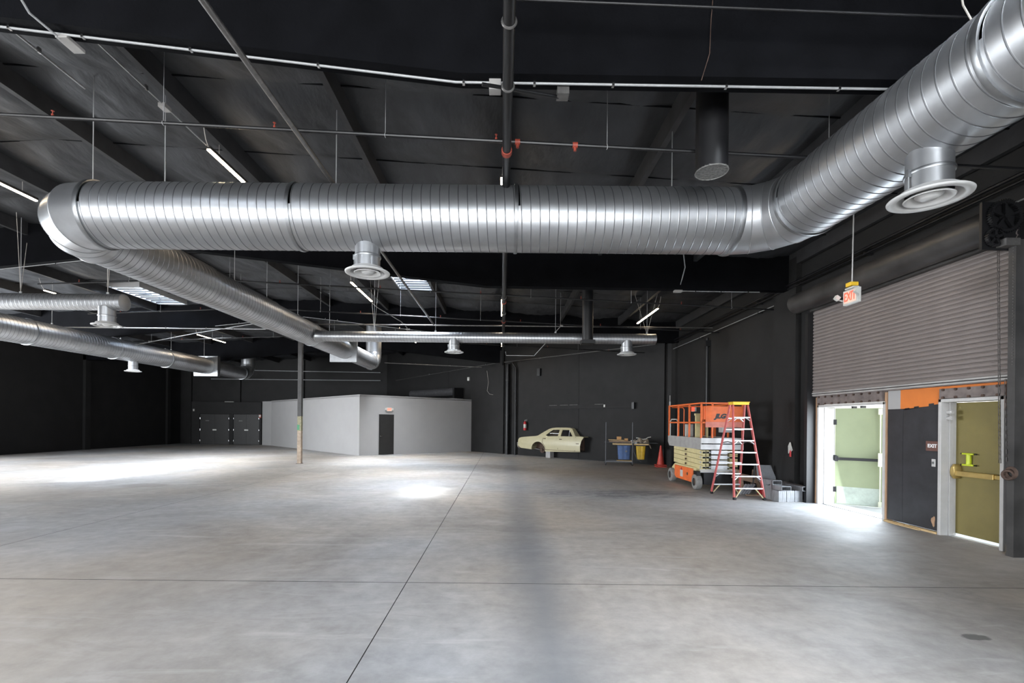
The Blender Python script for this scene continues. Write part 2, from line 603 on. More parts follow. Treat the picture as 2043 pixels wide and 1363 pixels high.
# ------------------------------------------------------------------ the setting
fl = G().box((XL - 0.2, YF - 0.2, -0.16), (XR + 0.10, YB + 0.2, -0.10)).build('floor', 'dark')
fl['kind'] = 'structure'
xs = [XL - 0.1, -13.2, -7.1, -1.06, XR + 0.05]
ys = [YF - 0.1, 5.36, 20.0, YB + 0.1]
for i in range(len(xs) - 1):
    for j in range(len(ys) - 1):
        g = 0.003
        x0, x1, y0, y1 = xs[i] + g, xs[i + 1] - g, ys[j] + 1.3 * g, ys[j + 1] - 1.3 * g
        e = 0.0015
        q = G()
        lv = [(x0, y0, -0.11), (x1, y0, -0.11), (x1, y1, -0.11), (x0, y1, -0.11),
              (x0, y0, -e), (x1, y0, -e), (x1, y1, -e), (x0, y1, -e),
              (x0 + e, y0 + e, 0), (x1 - e, y0 + e, 0), (x1 - e, y1 - e, 0), (x0 + e, y1 - e, 0)]
        fs = [(0, 3, 2, 1), (8, 9, 10, 11)]
        for k in range(4):
            k2 = (k + 1) % 4
            fs += [(k, k2, 4 + k2, 4 + k), (4 + k, 4 + k2, 8 + k2, 8 + k)]
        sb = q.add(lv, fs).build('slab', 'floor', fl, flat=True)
        sb.data.materials.append(M['dark'])
        for pl in list(sb.data.polygons)[2:]:
            pl.material_index = 1

# ceiling: sagging black insulation between purlins
ceil = setting('ceiling')


def ceiling_mesh():
    step = 0.105
    X = [XL - 0.1]
    while X[-1] < XR:
        X.append(X[-1] + step)
    Y = [YF]
    while Y[-1] < YB:
        Y.append(Y[-1] + step)
    for x0, x1, y0, y1 in SKY + ROOF_UNSEEN:
        X += [x0, x1]
        Y += [y0, y1]
    X = sorted(set(round(x, 4) for x in X))
    Y = sorted(set(round(y, 4) for y in Y))
    vs, idx = [], {}
    for i, x in enumerate(X):
        k = (x - 0.02) / 2.43
        fx = abs((k % 1.0) - 0.5) * 2          # 1 at a purlin, 0 mid-bay
        for j, y in enumerate(Y):
            m = ((y - 4.9) / 1.93)
            fy = abs((m % 1.0) - 0.5) * 2
            sag = 0.13 * (1 - fx ** 2) * (1 - fy ** 3) + 0.025 * (1 - fx ** 4)
            p = Vector((x * 0.9, y * 0.9, 1.7))
            sag += 0.05 * (noise.noise(p * 1.1) + 0.55 * noise.noise(Vector((x * 3.4 + y * 1.6, y * 1.1 - x * 0.8, 3)))) * (1 - fx ** 4) * (1 - fy ** 8)
            sag -= 0.05 * max(0, noise.noise(Vector((x * 5.0 - y * 2.6, y * 0.9 + x * 0.5, 9)))) * (1 - fx ** 4) * (1 - fy ** 8)
            for x0, x1, y0, y1 in SKY + ROOF_UNSEEN:
                dd = max(x0 - x, x - x1, y0 - y, y - y1, 0)
                sag *= min(1.0, dd / 0.5)
            idx[i, j] = len(vs)
            vs.append((x, y, zi(x) + 0.06 - sag))
    fs = []
    for i in range(len(X) - 1):
        for j in range(len(Y) - 1):
            cx, cy = (X[i] + X[i + 1]) / 2, (Y[j] + Y[j + 1]) / 2
            if any(a < cx < b and c < cy < d for a, b, c, d in SKY + ROOF_UNSEEN):
                continue
            if cx > -9 and cy > ydiag(cx) + 0.6:
                continue
            fs.append((idx[i, j], idx[i + 1, j], idx[i + 1, j + 1], idx[i, j + 1]))
    q = G()
    q.v = [Vector(v) for v in vs]
    q.f = fs
    return q


ceiling_mesh().build('insulation', 'insul', ceil, sharp=70)
q = G()
yk = 4.9 + 1.93
for ks in range(-7, 17):
    ys_ = 4.9 + 1.93 * (ks + 0.0)
    for a_, b_ in ((XL, RIDGE), (RIDGE, XR)):
        if ys_ > 35 or any(abs(ys_ - bb - 0.1) < 0.3 for bb in BEAM_Y):
            continue
        b2 = min(b_, 0.84 - (ys_ - 26.8) / 0.96) if b_ > 0 else b_
        if b2 > a_:
            q.beam((a_, ys_, zi(a_) + 0.034), (b2, ys_, zi(b2) + 0.034), 0.022, 0.012)
q.build('fold_shade_strip', 'beam', ceil, flat=True, kind='stuff')  # thin dark strips standing in for shadow along the insulation folds
# roof deck above it keeps the sun out
q = G()
cuts = SKY + ROOF_UNSEEN
gx = sorted(set([XL - 0.3, RIDGE, XR + 0.3] + [v for c in cuts for v in c[:2]]))
gy = sorted(set([YF - 0.2, YB + 0.4] + [v for c in cuts for v in c[2:]]))
for i in range(len(gx) - 1):
    for j in range(len(gy) - 1):
        cx, cy = (gx[i] + gx[i + 1]) / 2, (gy[j] + gy[j + 1]) / 2
        if any(a < cx < b and c < cy < d for a, b, c, d in cuts):
            continue
        x0, x1, y0, y1 = gx[i], gx[i + 1], gy[j], gy[j + 1]
        q.add([(x0, y0, zi(x0) + 0.16), (x1, y0, zi(x1) + 0.16), (x1, y1, zi(x1) + 0.16), (x0, y1, zi(x0) + 0.16)], [(0, 1, 2, 3)])
q.build('roof_deck', 'beam', ceil)

# roof beams
for y in BEAM_Y + [-2.6]:
    pts = []
    xe = XR
    if y > 20.2:
        xe = 0.84 - (y - 26.8) / 0.96
    xx = [XL, RIDGE - 7.86, RIDGE, min(RIDGE + 7.86, xe)]
    if xe > RIDGE + 7.9:
        xx.append(xe)
    bot = [(x, zb(x)) for x in xx]
    top = [(x, zi(x) + 0.10) for x in (xe, RIDGE, XL)]
    poly = bot + top
    G().prism(poly, lambda a, b, y=y: (a, y, b), lambda a, b, y=y: (a, y + 0.22, b)).build('roof_beam', 'beam', ceil, sharp=20)
# purlins, one stick per bay
bays = [(-9.0, -2.6)] + [(-2.38, 4.71)] + [(BEAM_Y[i] + 0.22, BEAM_Y[i + 1]) for i in range(3)] + [(27.82, 36.0)]
for px in PUR:
    for y0, y1 in bays:
        lim = ydiag(px) if px > -8.7 else YB
        if y0 > lim - 0.5:
            continue
        y1 = min(y1, lim)
        G().box((px - 0.045, y0, zp(px)), (px + 0.045, y1, zp(px) + 0.31)).build('purlin', 'purlin', ceil, flat=True)


# walls
def wall_box(name, lo, hi, m='wall'):
    o = G().box(lo, hi).build(name, m, flat=True)
    o['kind'] = 'structure'
    return o


ZT = 7.4
wl = setting('wall_left')
for y0, y1, z0, z1 in ((YF, 8.2, 0, ZT), (8.2, 17.8, 4.5, ZT), (17.8, YB, 0, ZT)):  # the gap is an assumed side opening, out of view, for the fill
    G().box((XL - 0.2, y0, z0), (XL, y1, z1)).build('wall_panel', 'wall', wl, flat=True)
wb = wall_box('wall_back', (XL - 0.2, YB, 0), (-8.0, YB + 0.2, ZT))
# rear wall behind the camera: two assumed door openings, out of view, left for the fill light
wr = setting('wall_rear')
for x0, x1, z0, z1 in ((XL, -19.6, 0, ZT), (-10.4, -5.6, 0, ZT), (3.6, XR, 0, ZT), (-19.6, -10.4, 4.6, ZT), (-5.6, 3.6, 4.6, ZT)):
    G().box((x0, YF - 0.2, z0), (x1, YF, z1)).build('wall_panel', 'wall', wr, flat=True)
# right wall with the loading door opening
wrt = setting('wall_right')
for y0, y1, z0, z1 in ((YF, 6.55, 0, ZT), (11.25, 21.0, 0, ZT), (6.55, 11.25, 4.3, ZT)):
    G().box((XR, y0, z0), (XR + 0.25, y1, z1)).build('wall_panel', 'wall', wrt, flat=True)
G().box((XR - 0.14, 11.75, 0), (XR, 12.7, 6.0)).build('pilaster', 'wall', wrt, flat=True)
G().box((XR - 0.10, 20.0, 0), (XR, 20.45, 6.0)).build('pilaster', 'wall', wrt, flat=True)
G().box((XR - 0.12, 4.4, 0), (XR, 5.2, 6.0)).build('pilaster', 'wall', wrt, flat=True)
for y in (27.6, 34.4):
    G().box((XL, y, 0), (XL + 0.16, y + 0.38, 6.0)).build('pilaster', 'wall', wl, flat=True)
G().box((XL, 20.5, 0), (XL + 0.16, 20.9, 6.0)).build('pilaster', 'wall', wl, flat=True)
for x in (-23.9, -20.2, -15.4):
    G().box((x, YB - 0.14, 0), (x + 0.4, YB, 6.4)).build('pilaster', 'wall', wb, flat=True)
# diagonal wall
wd = setting('wall_diagonal')
dv = Vector((0.7214, -0.6925, 0))
nv = Vector((-0.6925, -0.7214, 0))          # towards the room
W0 = Vector((0.84, 26.8, 0))


def dw(t, off=0.0, z=0.0):
    return W0 + dv * t + nv * off + Vector((0, 0, z))


def dbox(q, t0, t1, o0, o1, z0, z1):
    q.add([dw(t0, o0, z0), dw(t1, o0, z0), dw(t1, o1, z0), dw(t0, o1, z0), dw(t0, o0, z1), dw(t1, o0, z1), dw(t1, o1, z1), dw(t0, o1, z1)],
          [(0, 3, 2, 1), (4, 5, 6, 7), (0, 1, 5, 4), (1, 2, 6, 5), (2, 3, 7, 6), (3, 0, 4, 7)])
    return q


for t0, t1 in ((-13.4, -6.0), (-5.985, -1.0), (-0.985, 4.2), (4.215, 9.1)):
    dbox(G(), t0, t1, -0.2, 0.0, 0, ZT).build('wall_panel', 'wall', wd, flat=True)
dbox(G(), -1.35, -0.95, 0, 0.10, 0, 6.0).build('pilaster', 'wall', wd, flat=True)
dbox(G(), 8.45, 8.75, 0, 0.12, 0, 6.0).build('pilaster', 'wall', wd, flat=True)
# exterior seen through the open exit door
pv = G().box((XR + 0.12, -6, -0.10), (30, 40, -0.005)).build('pavement_outside', 'pave', flat=True)
pv['kind'] = 'structure'
pv2 = G().box((-40, -40, -0.12), (30, YF - 0.2, -0.02)).build('pavement_outside', 'pave', flat=True)
pv2['kind'] = 'structure'
we = setting('wall_outside')
bl = None
for r in range(16):
    for c in range(22):
        y = 4.0 + c * 0.8 + (0.4 if r % 2 else 0)
        if bl is None:
            bl = G().box((0, 0.005, 0.005), (0.2, 0.795, 0.195)).build('block', 'block', we, flat=True)
            bl.location = (11.6, y, 0)
        else:
            linked(bl, 'block', we, (11.6, y, r * 0.2))
G().box((11.62, 4, 0), (11.78, 22, 3.2)).build('mortar', 'block', we, flat=True)

# skylights: the seen pair, then the unseen ones, mostly added to brighten the hall, the rest assumed
for n, (x0, x1, y0, y1) in enumerate(SKY + ROOF_UNSEEN):
    wn = setting('window_%d' % (n + 1))
    z0 = zi((x0 + x1) / 2) - 0.10
    z1 = z0 + 0.30
    q = G()
    t = 0.04
    q.box((x0 - t, y0 - t, z0), (x0, y1 + t, z1)).box((x1, y0 - t, z0), (x1 + t, y1 + t, z1))
    q.box((x0, y0 - t, z0), (x1, y0, z1)).box((x0, y1, z0), (x1, y1 + t, z1))
    q.build('curb', 'white', wn, flat=True)
    for k in range(9):
        yy = y0 + (k + 0.5) * (y1 - y0) / 9
        G().box((x0, yy - 0.016, z0 + 0.02), (x1, yy + 0.016, z0 + 0.06)).build('slat', 'purlin', wn, flat=True)
    G().box((x0 - t, y0 - t, z1), (x1 + t, y1 + t, z1 + 0.01)).build('pane', 'pane' if n < 2 else 'opal', wn, flat=True)

# white partition room
wp = setting('wall_partition')
A = Vector((-7.47, 24.88, 0))
B = Vector((-1.66, 29.60, 0))
Cn = Vector((-16.6, 34.15, 0))
HB = 3.22


def vwall(q, p, r, th, z0, z1):
    p, r = Vector(p), Vector(r)
    d = (r - p).normalized()
    n = Vector((-d.y, d.x, 0)) * th
    return q.add([p + Vector((0, 0, z0)), r + Vector((0, 0, z0)), r + n + Vector((0, 0, z0)), p + n + Vector((0, 0, z0)),
                  p + Vector((0, 0, z1)), r + Vector((0, 0, z1)), r + n + Vector((0, 0, z1)), p + n + Vector((0, 0, z1))],
                 [(0, 3, 2, 1), (4, 5, 6, 7), (0, 1, 5, 4), (1, 2, 6, 5), (2, 3, 7, 6), (3, 0, 4, 7)])


ab = (B - A).normalized()
# right face with its door hole: door from 1.08 to 1.98 along A->B
vwall(G(), A, A + ab * 1.08, 0.12, 0, HB).build('wall_panel', 'white', wp, flat=True)
vwall(G(), A + ab * 1.98, B, 0.12, 0, HB).build('wall_panel', 'white', wp, flat=True)
vwall(G(), A + ab * 1.08, A + ab * 1.98, 0.12, 2.2, HB).build('wall_panel', 'white', wp, flat=True)
vwall(G(), Cn, A, 0.12, 0, HB).build('wall_panel', 'white', wp, flat=True)
vwall(G(), Vector((-17.55, 34.75, 0)), Cn, 0.12, 0, HB - 0.03).build('wall_panel', 'white', wp, flat=True)
q = G()
tops = [A, B, Vector((-8.0, 35.5, 0)), Vector((-17.4, 35.9, 0)), Cn]
q.prism([(p.x, p.y) for p in tops], lambda a, b: (a, b, HB - 0.10), lambda a, b: (a, b, HB - 0.04))
q.build('room_lid', 'white', wp, flat=True)
d3 = setting('door_3')
vwall(G(), A + ab * 1.085 + Vector((0.03, 0.03, 0)) * 0.5, A + ab * 1.975 + Vector((0.03, 0.03, 0)) * 0.5, 0.045, 0.02, 2.195).build('door_leaf', 'doorblack', d3, flat=True)
q = G()
nab = Vector((ab.y, -ab.x, 0))
for s0, s1, z0, z1 in ((1.03, 1.085, 0, 2.26), (1.975, 2.03, 0, 2.26), (1.03, 2.03, 2.2, 2.26)):
    vwall(q, A + ab * s0 + nab * 0.015, A + ab * s1 + nab * 0.015, 0.05, z0, z1)
q.build('door_frame', 'white', d3, flat=True)
hp = A + ab * 1.16 + Vector((0, 0, 1.02))
q = G()
q.cyl(hp, hp + nab * 0.06, 0.028, 12).beam(hp + nab * 0.055, hp + nab * 0.055 + ab * 0.13, 0.02, 0.02)
q.build('door_handle', 'chrome', d3)

# black double doors in the back left corner
wc = setting('wall_alcove')
cy = 35.0
x0c, x1c = -22.85, -17.75
for a, b, z0, z1 in ((x0c, -22.3, 0, 3.1), (-20.12, -19.83, 0, 3.1), (-17.9, x1c, 0, 3.1), (-22.3, -20.12, 2.25, 3.1), (-19.83, -17.9, 2.25, 3.1)):
    G().box((a, cy, z0), (b, cy + 0.2, z1)).build('wall_panel', 'wall', wc, flat=True)
G().box((x0c, cy, 3.1), (x1c, YB, 3.14)).build('alcove_lid', 'wall', wc, flat=True)
G().box((x0c - 0.05, cy, 0), (x0c, YB, 3.14)).build('wall_panel', 'wall', wc, flat=True)
for n, (a, b) in enumerate(((-22.3, -20.12), (-19.83, -17.9))):
    dd = setting('door_%d' % (n + 4))
    mid = (a + b) / 2
    for k, (p, r) in enumerate(((a + 0.02, mid - 0.005), (mid + 0.005, b - 0.02))):
        lf = G().box((p, cy + 0.03, 0.02), (r, cy + 0.075, 2.23)).build('door_leaf', 'doorblack', dd, flat=True)
        hx = a + 0.03 if k == 0 else b - 0.03
        for z in (0.28, 1.08, 1.92):
            G().cyl((hx, cy + 0.01, z - 0.06), (hx, cy + 0.01, z + 0.06), 0.018, 8).build('hinge', 'chrome', lf)
    G().box((mid - 0.14, cy + 0.015, 1.02), (mid + 0.14, cy + 0.03, 1.13)).build('latch_plate', 'signwhite', dd, flat=True)
    G().box((a + 0.42, cy + 0.015, 1.72), (a + 0.68, cy + 0.03, 1.78)).build('name_plate', 'grille', dd, flat=True)
q = G().box((-22.78, cy - 0.03, 2.44), (-22.68, cy, 2.60)).build('wall_socket', 'signwhite')
tag(q, 'small white box high on the black panel left of the double doors', 'wall box')
q = G().box((-20.45, cy - 0.02, 3.14), (-19.8, cy + 0.06, 3.17)).build('ledge_strip', 'signwhite')
tag(q, 'pale strip lying on top of the black double door panel', 'strip')

# trim: perimeter base along right infill etc. is built with the doors below

# ------------------------------------------------------------------ right infill wall, exit doors
wi = setting('wall_infill')
XI = XR - 0.02


def ypanel(name, y0, y1, z0, z1, m, x0=XI, x1=XI + 0.12, bevel=0, parent=None):
    return G().box((x0, y0, z0), (x1, y1, z1)).build(name, m, parent or wi, flat=True, bevel=bevel)


# door openings: door_1 y 9.17..11.0, door_2 y 7.0..7.94
ypanel('sheet_panel', 8.72, 9.06, 0.05, 2.14, 'ply')
ypanel('sheet_panel', 8.0, 8.715, 0.05, 2.14, 'ply')
ypanel('sheet_panel', 6.62, 6.93, 0.0, 2.10, 'ply')
ypanel('painted_panel', 7.99, 8.78, 2.14, 2.50, 'orange')
ypanel('painted_panel', 6.76, 6.93, 2.10, 2.50, 'orange')
ypanel('painted_panel', 6.93, 7.99, 2.40, 2.50, 'orange')
ypanel('painted_panel', 8.78, 9.06, 2.14, 2.50, 'white')
# ragged lower edge of the orange: black paint rolled up over it
q = G()
yy = 8.0
rz = [2.20, 2.22, 2.17, 2.16, 2.18, 2.15, 2.155, 2.12]
poly = [(8.0, 2.13)]
for k, z in enumerate(rz):
    poly += [(8.0 + k * 0.098, z), (8.0 + (k + 1) * 0.098, z - 0.008)]
poly += [(8.784, 2.13)]
q.prism(poly, lambda a, b: (XI - 0.003, a, b), lambda a, b: (XI + 0.01, a, b)).build('paint_edge', 'ply', wi, flat=True)
ypanel('timber_stud', 11.06, 11.24, 0, 2.47, 'rawwood', XI - 0.02)
ypanel('timber_stud', 9.07, 9.12, 0, 2.47, 'rawwood', XI - 0.015)
# steel plates over the doors with bolt heads
for y0, y1, z0, z1 in ((9.16, 11.05, 2.30, 2.49), (6.93, 7.96, 2.285, 2.45)):
    lp = ypanel('lintel_plate', y0, y1, z0, z1, 'lintel', XI - 0.04, XI + 0.10)
    nb = 9 if y1 - y0 > 1.5 else 5
    for k in range(nb):
        yb = y0 + 0.08 + k * (y1 - y0 - 0.16) / (nb - 1)
        for zz in (z0 + 0.015, z1 - 0.02):
            G().cyl((XI - 0.065, yb, zz), (XI - 0.035, yb, zz), 0.022, 7).build('bolt_head', 'rust', lp)
G().box((XI - 0.09, 6.62, 2.49), (XI + 0.12, 11.22, 2.58)).build('header_beam', 'lintel', wi, flat=True)
q = G()
for y0, y1, o in ((8.62, 9.08, 0.0), (8.0, 8.62, 0.02), (8.3, 8.95, -0.03)):
    q.box((XI - 0.05 + o, y0, 0.0), (XI + 0.03 + o, y1, 0.035 if o > -0.01 else 0.02))
q.build('sill_board', 'board', wi, flat=True)
G().box((XI - 0.03, 6.70, 0), (XI + 0.09, 6.90, 0.12)).build('sill_board', 'board', wi, flat=True)
# gouge in the plywood
q = G()
pts = []
for k in range(14):
    t = 2 * pi * k / 14
    rr = 1 + 0.25 * sin(3 * t + 1)
    pts.append((8.09 + 0.035 * rr * cos(t), 0.205 + 0.085 * rr * sin(t)))
q.prism(pts, lambda a, b: (XI - 0.004, a, b), lambda a, b: (XI + 0.01, a, b)).build('gouge', 'rawwood', wi, flat=True)

d1 = setting('door_1')
d2 = setting('door_2')


def doorframe(root, y0, y1, zt, xd):
    q = G()
    for a, b, z0, z1 in ((y0, y0 + 0.055, 0, zt), (y1 - 0.055, y1, 0, zt), (y0, y1, zt - 0.055, zt)):
        q.box((XI - 0.03, a, z0), (xd, b, z1))
    for a, b, z0, z1 in ((y0 + 0.055, y0 + 0.075, 0, zt - 0.055), (y1 - 0.075, y1 - 0.055, 0, zt - 0.055)):
        q.box((XI + 0.10, a, z0), (xd - 0.06, b, z1))
    return q.build('door_frame', 'frame', root, flat=True, bevel=0.006)


doorframe(d1, 9.10, 11.06, 2.29, XR + 0.34)
doorframe(d2, 6.94, 7.99, 2.28, XR + 0.22)
# open leaf of door 1, hinged on the far jamb and swung outside
hinge = Vector((XR + 0.33, 10.99, 0))
free = Vector((XR + 1.06, 10.43, 0))
ld = (free - hinge).normalized()
lw = (free - hinge).length
ln = Vector((ld.y, -ld.x, 0))               # face seen from inside (towards -Y)
if ln.y > 0:
    ln = -ln


def leafbox(q, s0, s1, z0, z1, o0, o1):
    vs = []
    for z in (z0, z1):
        for s_, o_ in ((s0, o0), (s1, o0), (s1, o1), (s0, o1)):
            vs.append(hinge + ld * s_ + ln * o_ + Vector((0, 0, z)))
    return q.add(vs, [(0, 3, 2, 1), (4, 5, 6, 7), (0, 1, 5, 4), (1, 2, 6, 5), (2, 3, 7, 6), (3, 0, 4, 7)])


lf1 = leafbox(G(), 0, lw, 0.02, 2.22, -0.045, 0).build('door_leaf', 'doorsage', d1, flat=True, label='pale sage green leaf swung open outwards')
leafbox(G(), 0.04, lw - 0.10, 0.03, 0.42, 0, 0.004).build('kick_plate', 'kick', lf1, flat=True)
q = leafbox(G(), 0.06, lw - 0.12, 1.03, 1.09, 0.05, 0.085)
q.build('push_bar', 'blackmetal', lf1, flat=True, bevel=0.006)
leafbox(G(), lw - 0.14, lw - 0.06, 0.92, 1.22, 0, 0.09).build('latch_case', 'cream', lf1, flat=True, bevel=0.008)
leafbox(G(), 0.0, 0.06, 1.0, 1.12, 0, 0.07).build('bar_bracket', 'blackmetal', lf1, flat=True)
for z0, z1 in ((0.12, 0.95), (1.2, 2.08)):
    a = hinge + ld * (lw - 0.10) + ln * 0.04
    G().cyl(a + Vector((0, 0, z0)), a + Vector((0, 0, z1)), 0.012, 8).build('vertical_rod', 'cream', lf1)
leafbox(G(), lw - 0.14, lw - 0.06, 2.07, 2.20, 0, 0.06).build('rod_latch', 'cream', lf1, flat=True, bevel=0.006)
leafbox(G(), lw - 0.13, lw - 0.07, 0.02, 0.14, 0, 0.06).build('rod_latch', 'cream', lf1, flat=True, bevel=0.006)
for z in (0.35, 1.08, 1.9):
    leafbox(G(), -0.03, 0.03, z - 0.06, z + 0.06, 0.0, 0.012).build('hinge', 'blackmetal', lf1, flat=True)
q = G()
q.box((XR + 0.05, 9.8, 2.19), (XR + 0.13, 9.86, 2.235)).box((XR + 0.05, 10.05, 2.19), (XR + 0.13, 10.11, 2.235))
q.build('strike_plate', 'blackmetal', d1, flat=True)
# closed leaf of door 2
XD = XR + 0.20
lf2 = G().box((XD, 7.005, 0.045), (XD + 0.045, 7.925, 2.22)).build('door_leaf', 'doorolive', d2, flat=True, label='olive green closed leaf')
q = G().box((XD - 0.09, 7.005, 1.02), (XD - 0.045, 7.90, 1.085))
q.build('push_bar', 'brass', lf2, flat=True, bevel=0.008)
q = G().box((XD - 0.11, 7.22, 1.01), (XD - 0.04, 7.88, 1.095))
q.build('push_bar_sleeve', 'brass', lf2, flat=True, bevel=0.008)
q = G().lathe([(0.001, 0), (0.08, 0), (0.09, 0.02), (0.09, 0.10), (0.06, 0.13), (0.001, 0.13)], 20, (XD, 7.86, 1.08), (-1, 0, 0))
for v in q.v:
    v.y = 7.86 + (v.y - 7.86) * 0.55
    v.z = 1.08 + (v.z - 1.08) * 1.35
q.build('latch_case', 'brass', lf2)
for z in (2.06, 1.96):
    q = G().cyl((XR + 0.06, 7.94, z), (XR + 0.06, 7.84, z), 0.03, 10).cyl((XR + 0.06, 7.88, z), (XR + 0.06, 7.86, z), 0.04, 10)
    q.build('closer_bracket', 'frame', d2)
# green cable wrap hanging on the closed door
t = thing('cord_cleat', 'bright lime green cleat fixed on the closed olive door above its bar', 'cleat', (XD, 7.68, 1.29))
G().cyl((-0.03, 0, -0.08), (-0.03, 0, 0.08), 0.035, 12).build('spool', 'limegreen', t)
for z in (-0.09, 0.09):
    G().box((-0.06, -0.09, z - 0.014), (0.0, 0.09, z + 0.014)).build('flange', 'limegreen', t, flat=True, bevel=0.005)
    for s_ in (-1, 1):
        G().cyl((-0.03, s_ * 0.09, z), (-0.03, s_ * 0.13, z), 0.012, 8).build('peg', 'blackmetal', t)
# wall fittings
t = thing('exit_plaque', 'small brown EXIT plaque on the black panel beside the closed olive door', 'sign', (XI, 8.12, 1.485))
G().box((-0.012, -0.115, -0.085), (0, 0.115, 0.085)).build('plate', 'plaque', t, flat=True, bevel=0.004)
text('lettering', 'EXIT', 0.085, 'whitetext', t, (XI - 0.014, 8.11, 1.485), FACE_W, bold=0.002)
t = thing('light_switch', 'scuffed pale switch plate below the brown EXIT plaque', 'switch', (XI, 8.09, 1.20))
G().box((-0.01, -0.035, -0.065), (0, 0.035, 0.065)).build('plate', 'frame', t, flat=True, bevel=0.003)
G().box((-0.025, -0.012, -0.02), (-0.01, 0.012, 0.02)).build('toggle', 'grille', t, flat=True)
t = thing('hook_tag', 'white cord with a red tag on the black wall left of the open door', 'cord', (XR - 0.14, 11.86, 1.27))
G().cyl((-0.05, 0, 0.12), (0, 0, 0.12), 0.012, 8).build('hook', 'chrome', t)
q = G()
for k in range(5):
    a = (k - 2) * 0.02
    q.tube([(-0.04, a * 0.3, 0.12), (-0.05, a * 1.5, 0.02), (-0.03, a * 2.0, -0.08 - 0.02 * k)], 0.008, 6)
q.build('cord_loop', 'signwhite', t)
G().box((-0.04, -0.03, -0.24), (-0.025, 0.03, -0.07)).build('tag', 'extred', t, flat=True, bevel=0.004)

# ------------------------------------------------------------------ roll-up shutter
sh = thing('roller_shutter', 'grey brown ribbed roller shutter half lowered above the exit doors', 'shutter', (7.3, 8.95, 2.58))
Y0, Y1 = 6.72, 11.12
prof = [(0.0, 0.0), (-0.016, 0.006), (-0.020, 0.022), (-0.018, 0.042), (-0.010, 0.056), (-0.002, 0.062), (-0.006, 0.068), (0.001, 0.0775)]
PITCH = 0.076
q = G()
n = len(prof)
vs = [(a, Y0 - 8.95, b) for a, b in prof] + [(a, Y1 - 8.95, b) for a, b in prof]
q.add(vs, [(i, i + 1, n + i + 1, n + i) for i in range(n - 1)])
sl = q.build('slat', 'slat', sh, sharp=50)
NS = 27
for k in range(1, NS):
    linked(sl, 'slat', sh, (0, 0, k * PITCH))
q = G().box((-0.035, Y0 - 8.95, -0.03), (0.02, Y1 - 8.95, 0.0)).box((-0.03, Y0 - 8.95, -0.075), (0.015, Y1 - 8.95, -0.045))
q.build('bottom_bar', 'liftgrey', sh, flat=True, bevel=0.004)
G().box((-0.022, Y0 - 8.95, -0.046), (0.008, Y1 - 8.95, -0.029)).build('rubber_seal', 'blackmetal', sh, flat=True)
for y in (Y0 - 0.10, Y1):
    q = G().box((7.16, y, 0), (7.36, y + 0.10, 4.45))
    q.build('guide_rail', 'blackmetal' if y > 9 else 'hood', sh, world=True, flat=True)
q = G()
for k in range(40):
    z = 2.7 + k * 0.042
    q.cyl((7.15, 6.65, z), (7.165, 6.65, z), 0.008, 6)
q.build('rail_bolts', 'steel', sh, world=True, kind='stuff')
q = G().cyl((7.08, 6.78, 4.74), (7.08, 11.42, 4.74), 0.235, 40)
q.build('barrel_hood', 'hood', sh, world=True, sharp=50)
G().box((7.2, 6.8, 4.48), (7.38, 11.12, 4.62)).build('hood_lip', 'hood', sh, world=True, flat=True)
gb = G().box((6.80, 6.74, 4.34), (7.34, 6.78, 5.02)).build('gear_plate', 'blackmetal', sh, world=True, flat=True)


def gear(y, x, z, R, nt, parent, spokes=True):
    q = G()
    a0 = 2 * pi / nt
    po = []
    for k in range(nt):
        a = k * a0
        for f, r in ((0, R * 0.92), (0.25, R * 0.92), (0.35, R), (0.65, R), (0.75, R * 0.92)):
            po.append((r * cos(a + f * a0), r * sin(a + f * a0)))
    n = len(po)
    vs, fs = [], []
    for yy in (y, y - 0.05):
        vs += [(x + p[0], yy, z + p[1]) for p in po]
        vs += [(x + p[0] * 0.8, yy, z + p[1] * 0.8) for p in po]
    for k in range(n):
        k2 = (k + 1) % n
        fs += [(k, k2, n + k2, n + k), (2 * n + k, 3 * n + k, 3 * n + k2, 2 * n + k2), (k, 2 * n + k, 2 * n + k2, k2), (n + k, n + k2, 3 * n + k2, 3 * n + k)]
    q.add(vs, fs)
    q.cyl((x, y + 0.01, z), (x, y - 0.07, z), R * 0.2, 14)
    for k in range(5):
        a = 2 * pi * k / 5 + 0.3
        q.beam((x + cos(a) * R * 0.15, y - 0.025, z + sin(a) * R * 0.15), (x + cos(a) * R * 0.82, y - 0.025, z + sin(a) * R * 0.82), 0.035, 0.035, (0, 1, 0))
    return q.build('gear', 'blackmetal', parent, world=True, flat=True)


gear(6.72, 7.08, 4.80, 0.24, 44, sh)
gear(6.72, 6.94, 4.50, 0.13, 24, sh)
G().box((7.0, 6.60, 4.36), (7.2, 6.74, 4.46)).build('gear_bracket', 'steel', sh, world=True, flat=True)


def chain(x, y, z0, z1, parent, sway=0.0):
    n = int((z1 - z0) / 0.055)
    q = G()
    for k in range(n):
        z = z1 - k * 0.055
        yy = y + sway * (k / n)
        if k % 2:
            pts = [(x, yy - 0.013, z), (x, yy + 0.013, z), (x, yy + 0.013, z - 0.07), (x, yy - 0.013, z - 0.07), (x, yy - 0.013, z)]
        else:
            pts = [(x - 0.013, yy, z), (x + 0.013, yy, z), (x + 0.013, yy, z - 0.07), (x - 0.013, yy, z - 0.07), (x - 0.013, yy, z)]
        q.tube(pts, 0.005, 5)
    return q.build('pull_chain', 'chain', parent, world=True, kind='stuff')


chain(7.14, 6.84, 1.3, 4.4, sh, -0.05)
chain(7.16, 6.74, 1.25, 2.5, sh, -0.03)
q = G().torus((7.14, 6.64, 1.18), (1, 0, 0), 0.07, 0.022, 14, 6).torus((7.12, 6.66, 1.15), (1, 0.4, 0), 0.06, 0.02, 14, 6)
q.build('chain_bundle', 'rust', sh, world=True)


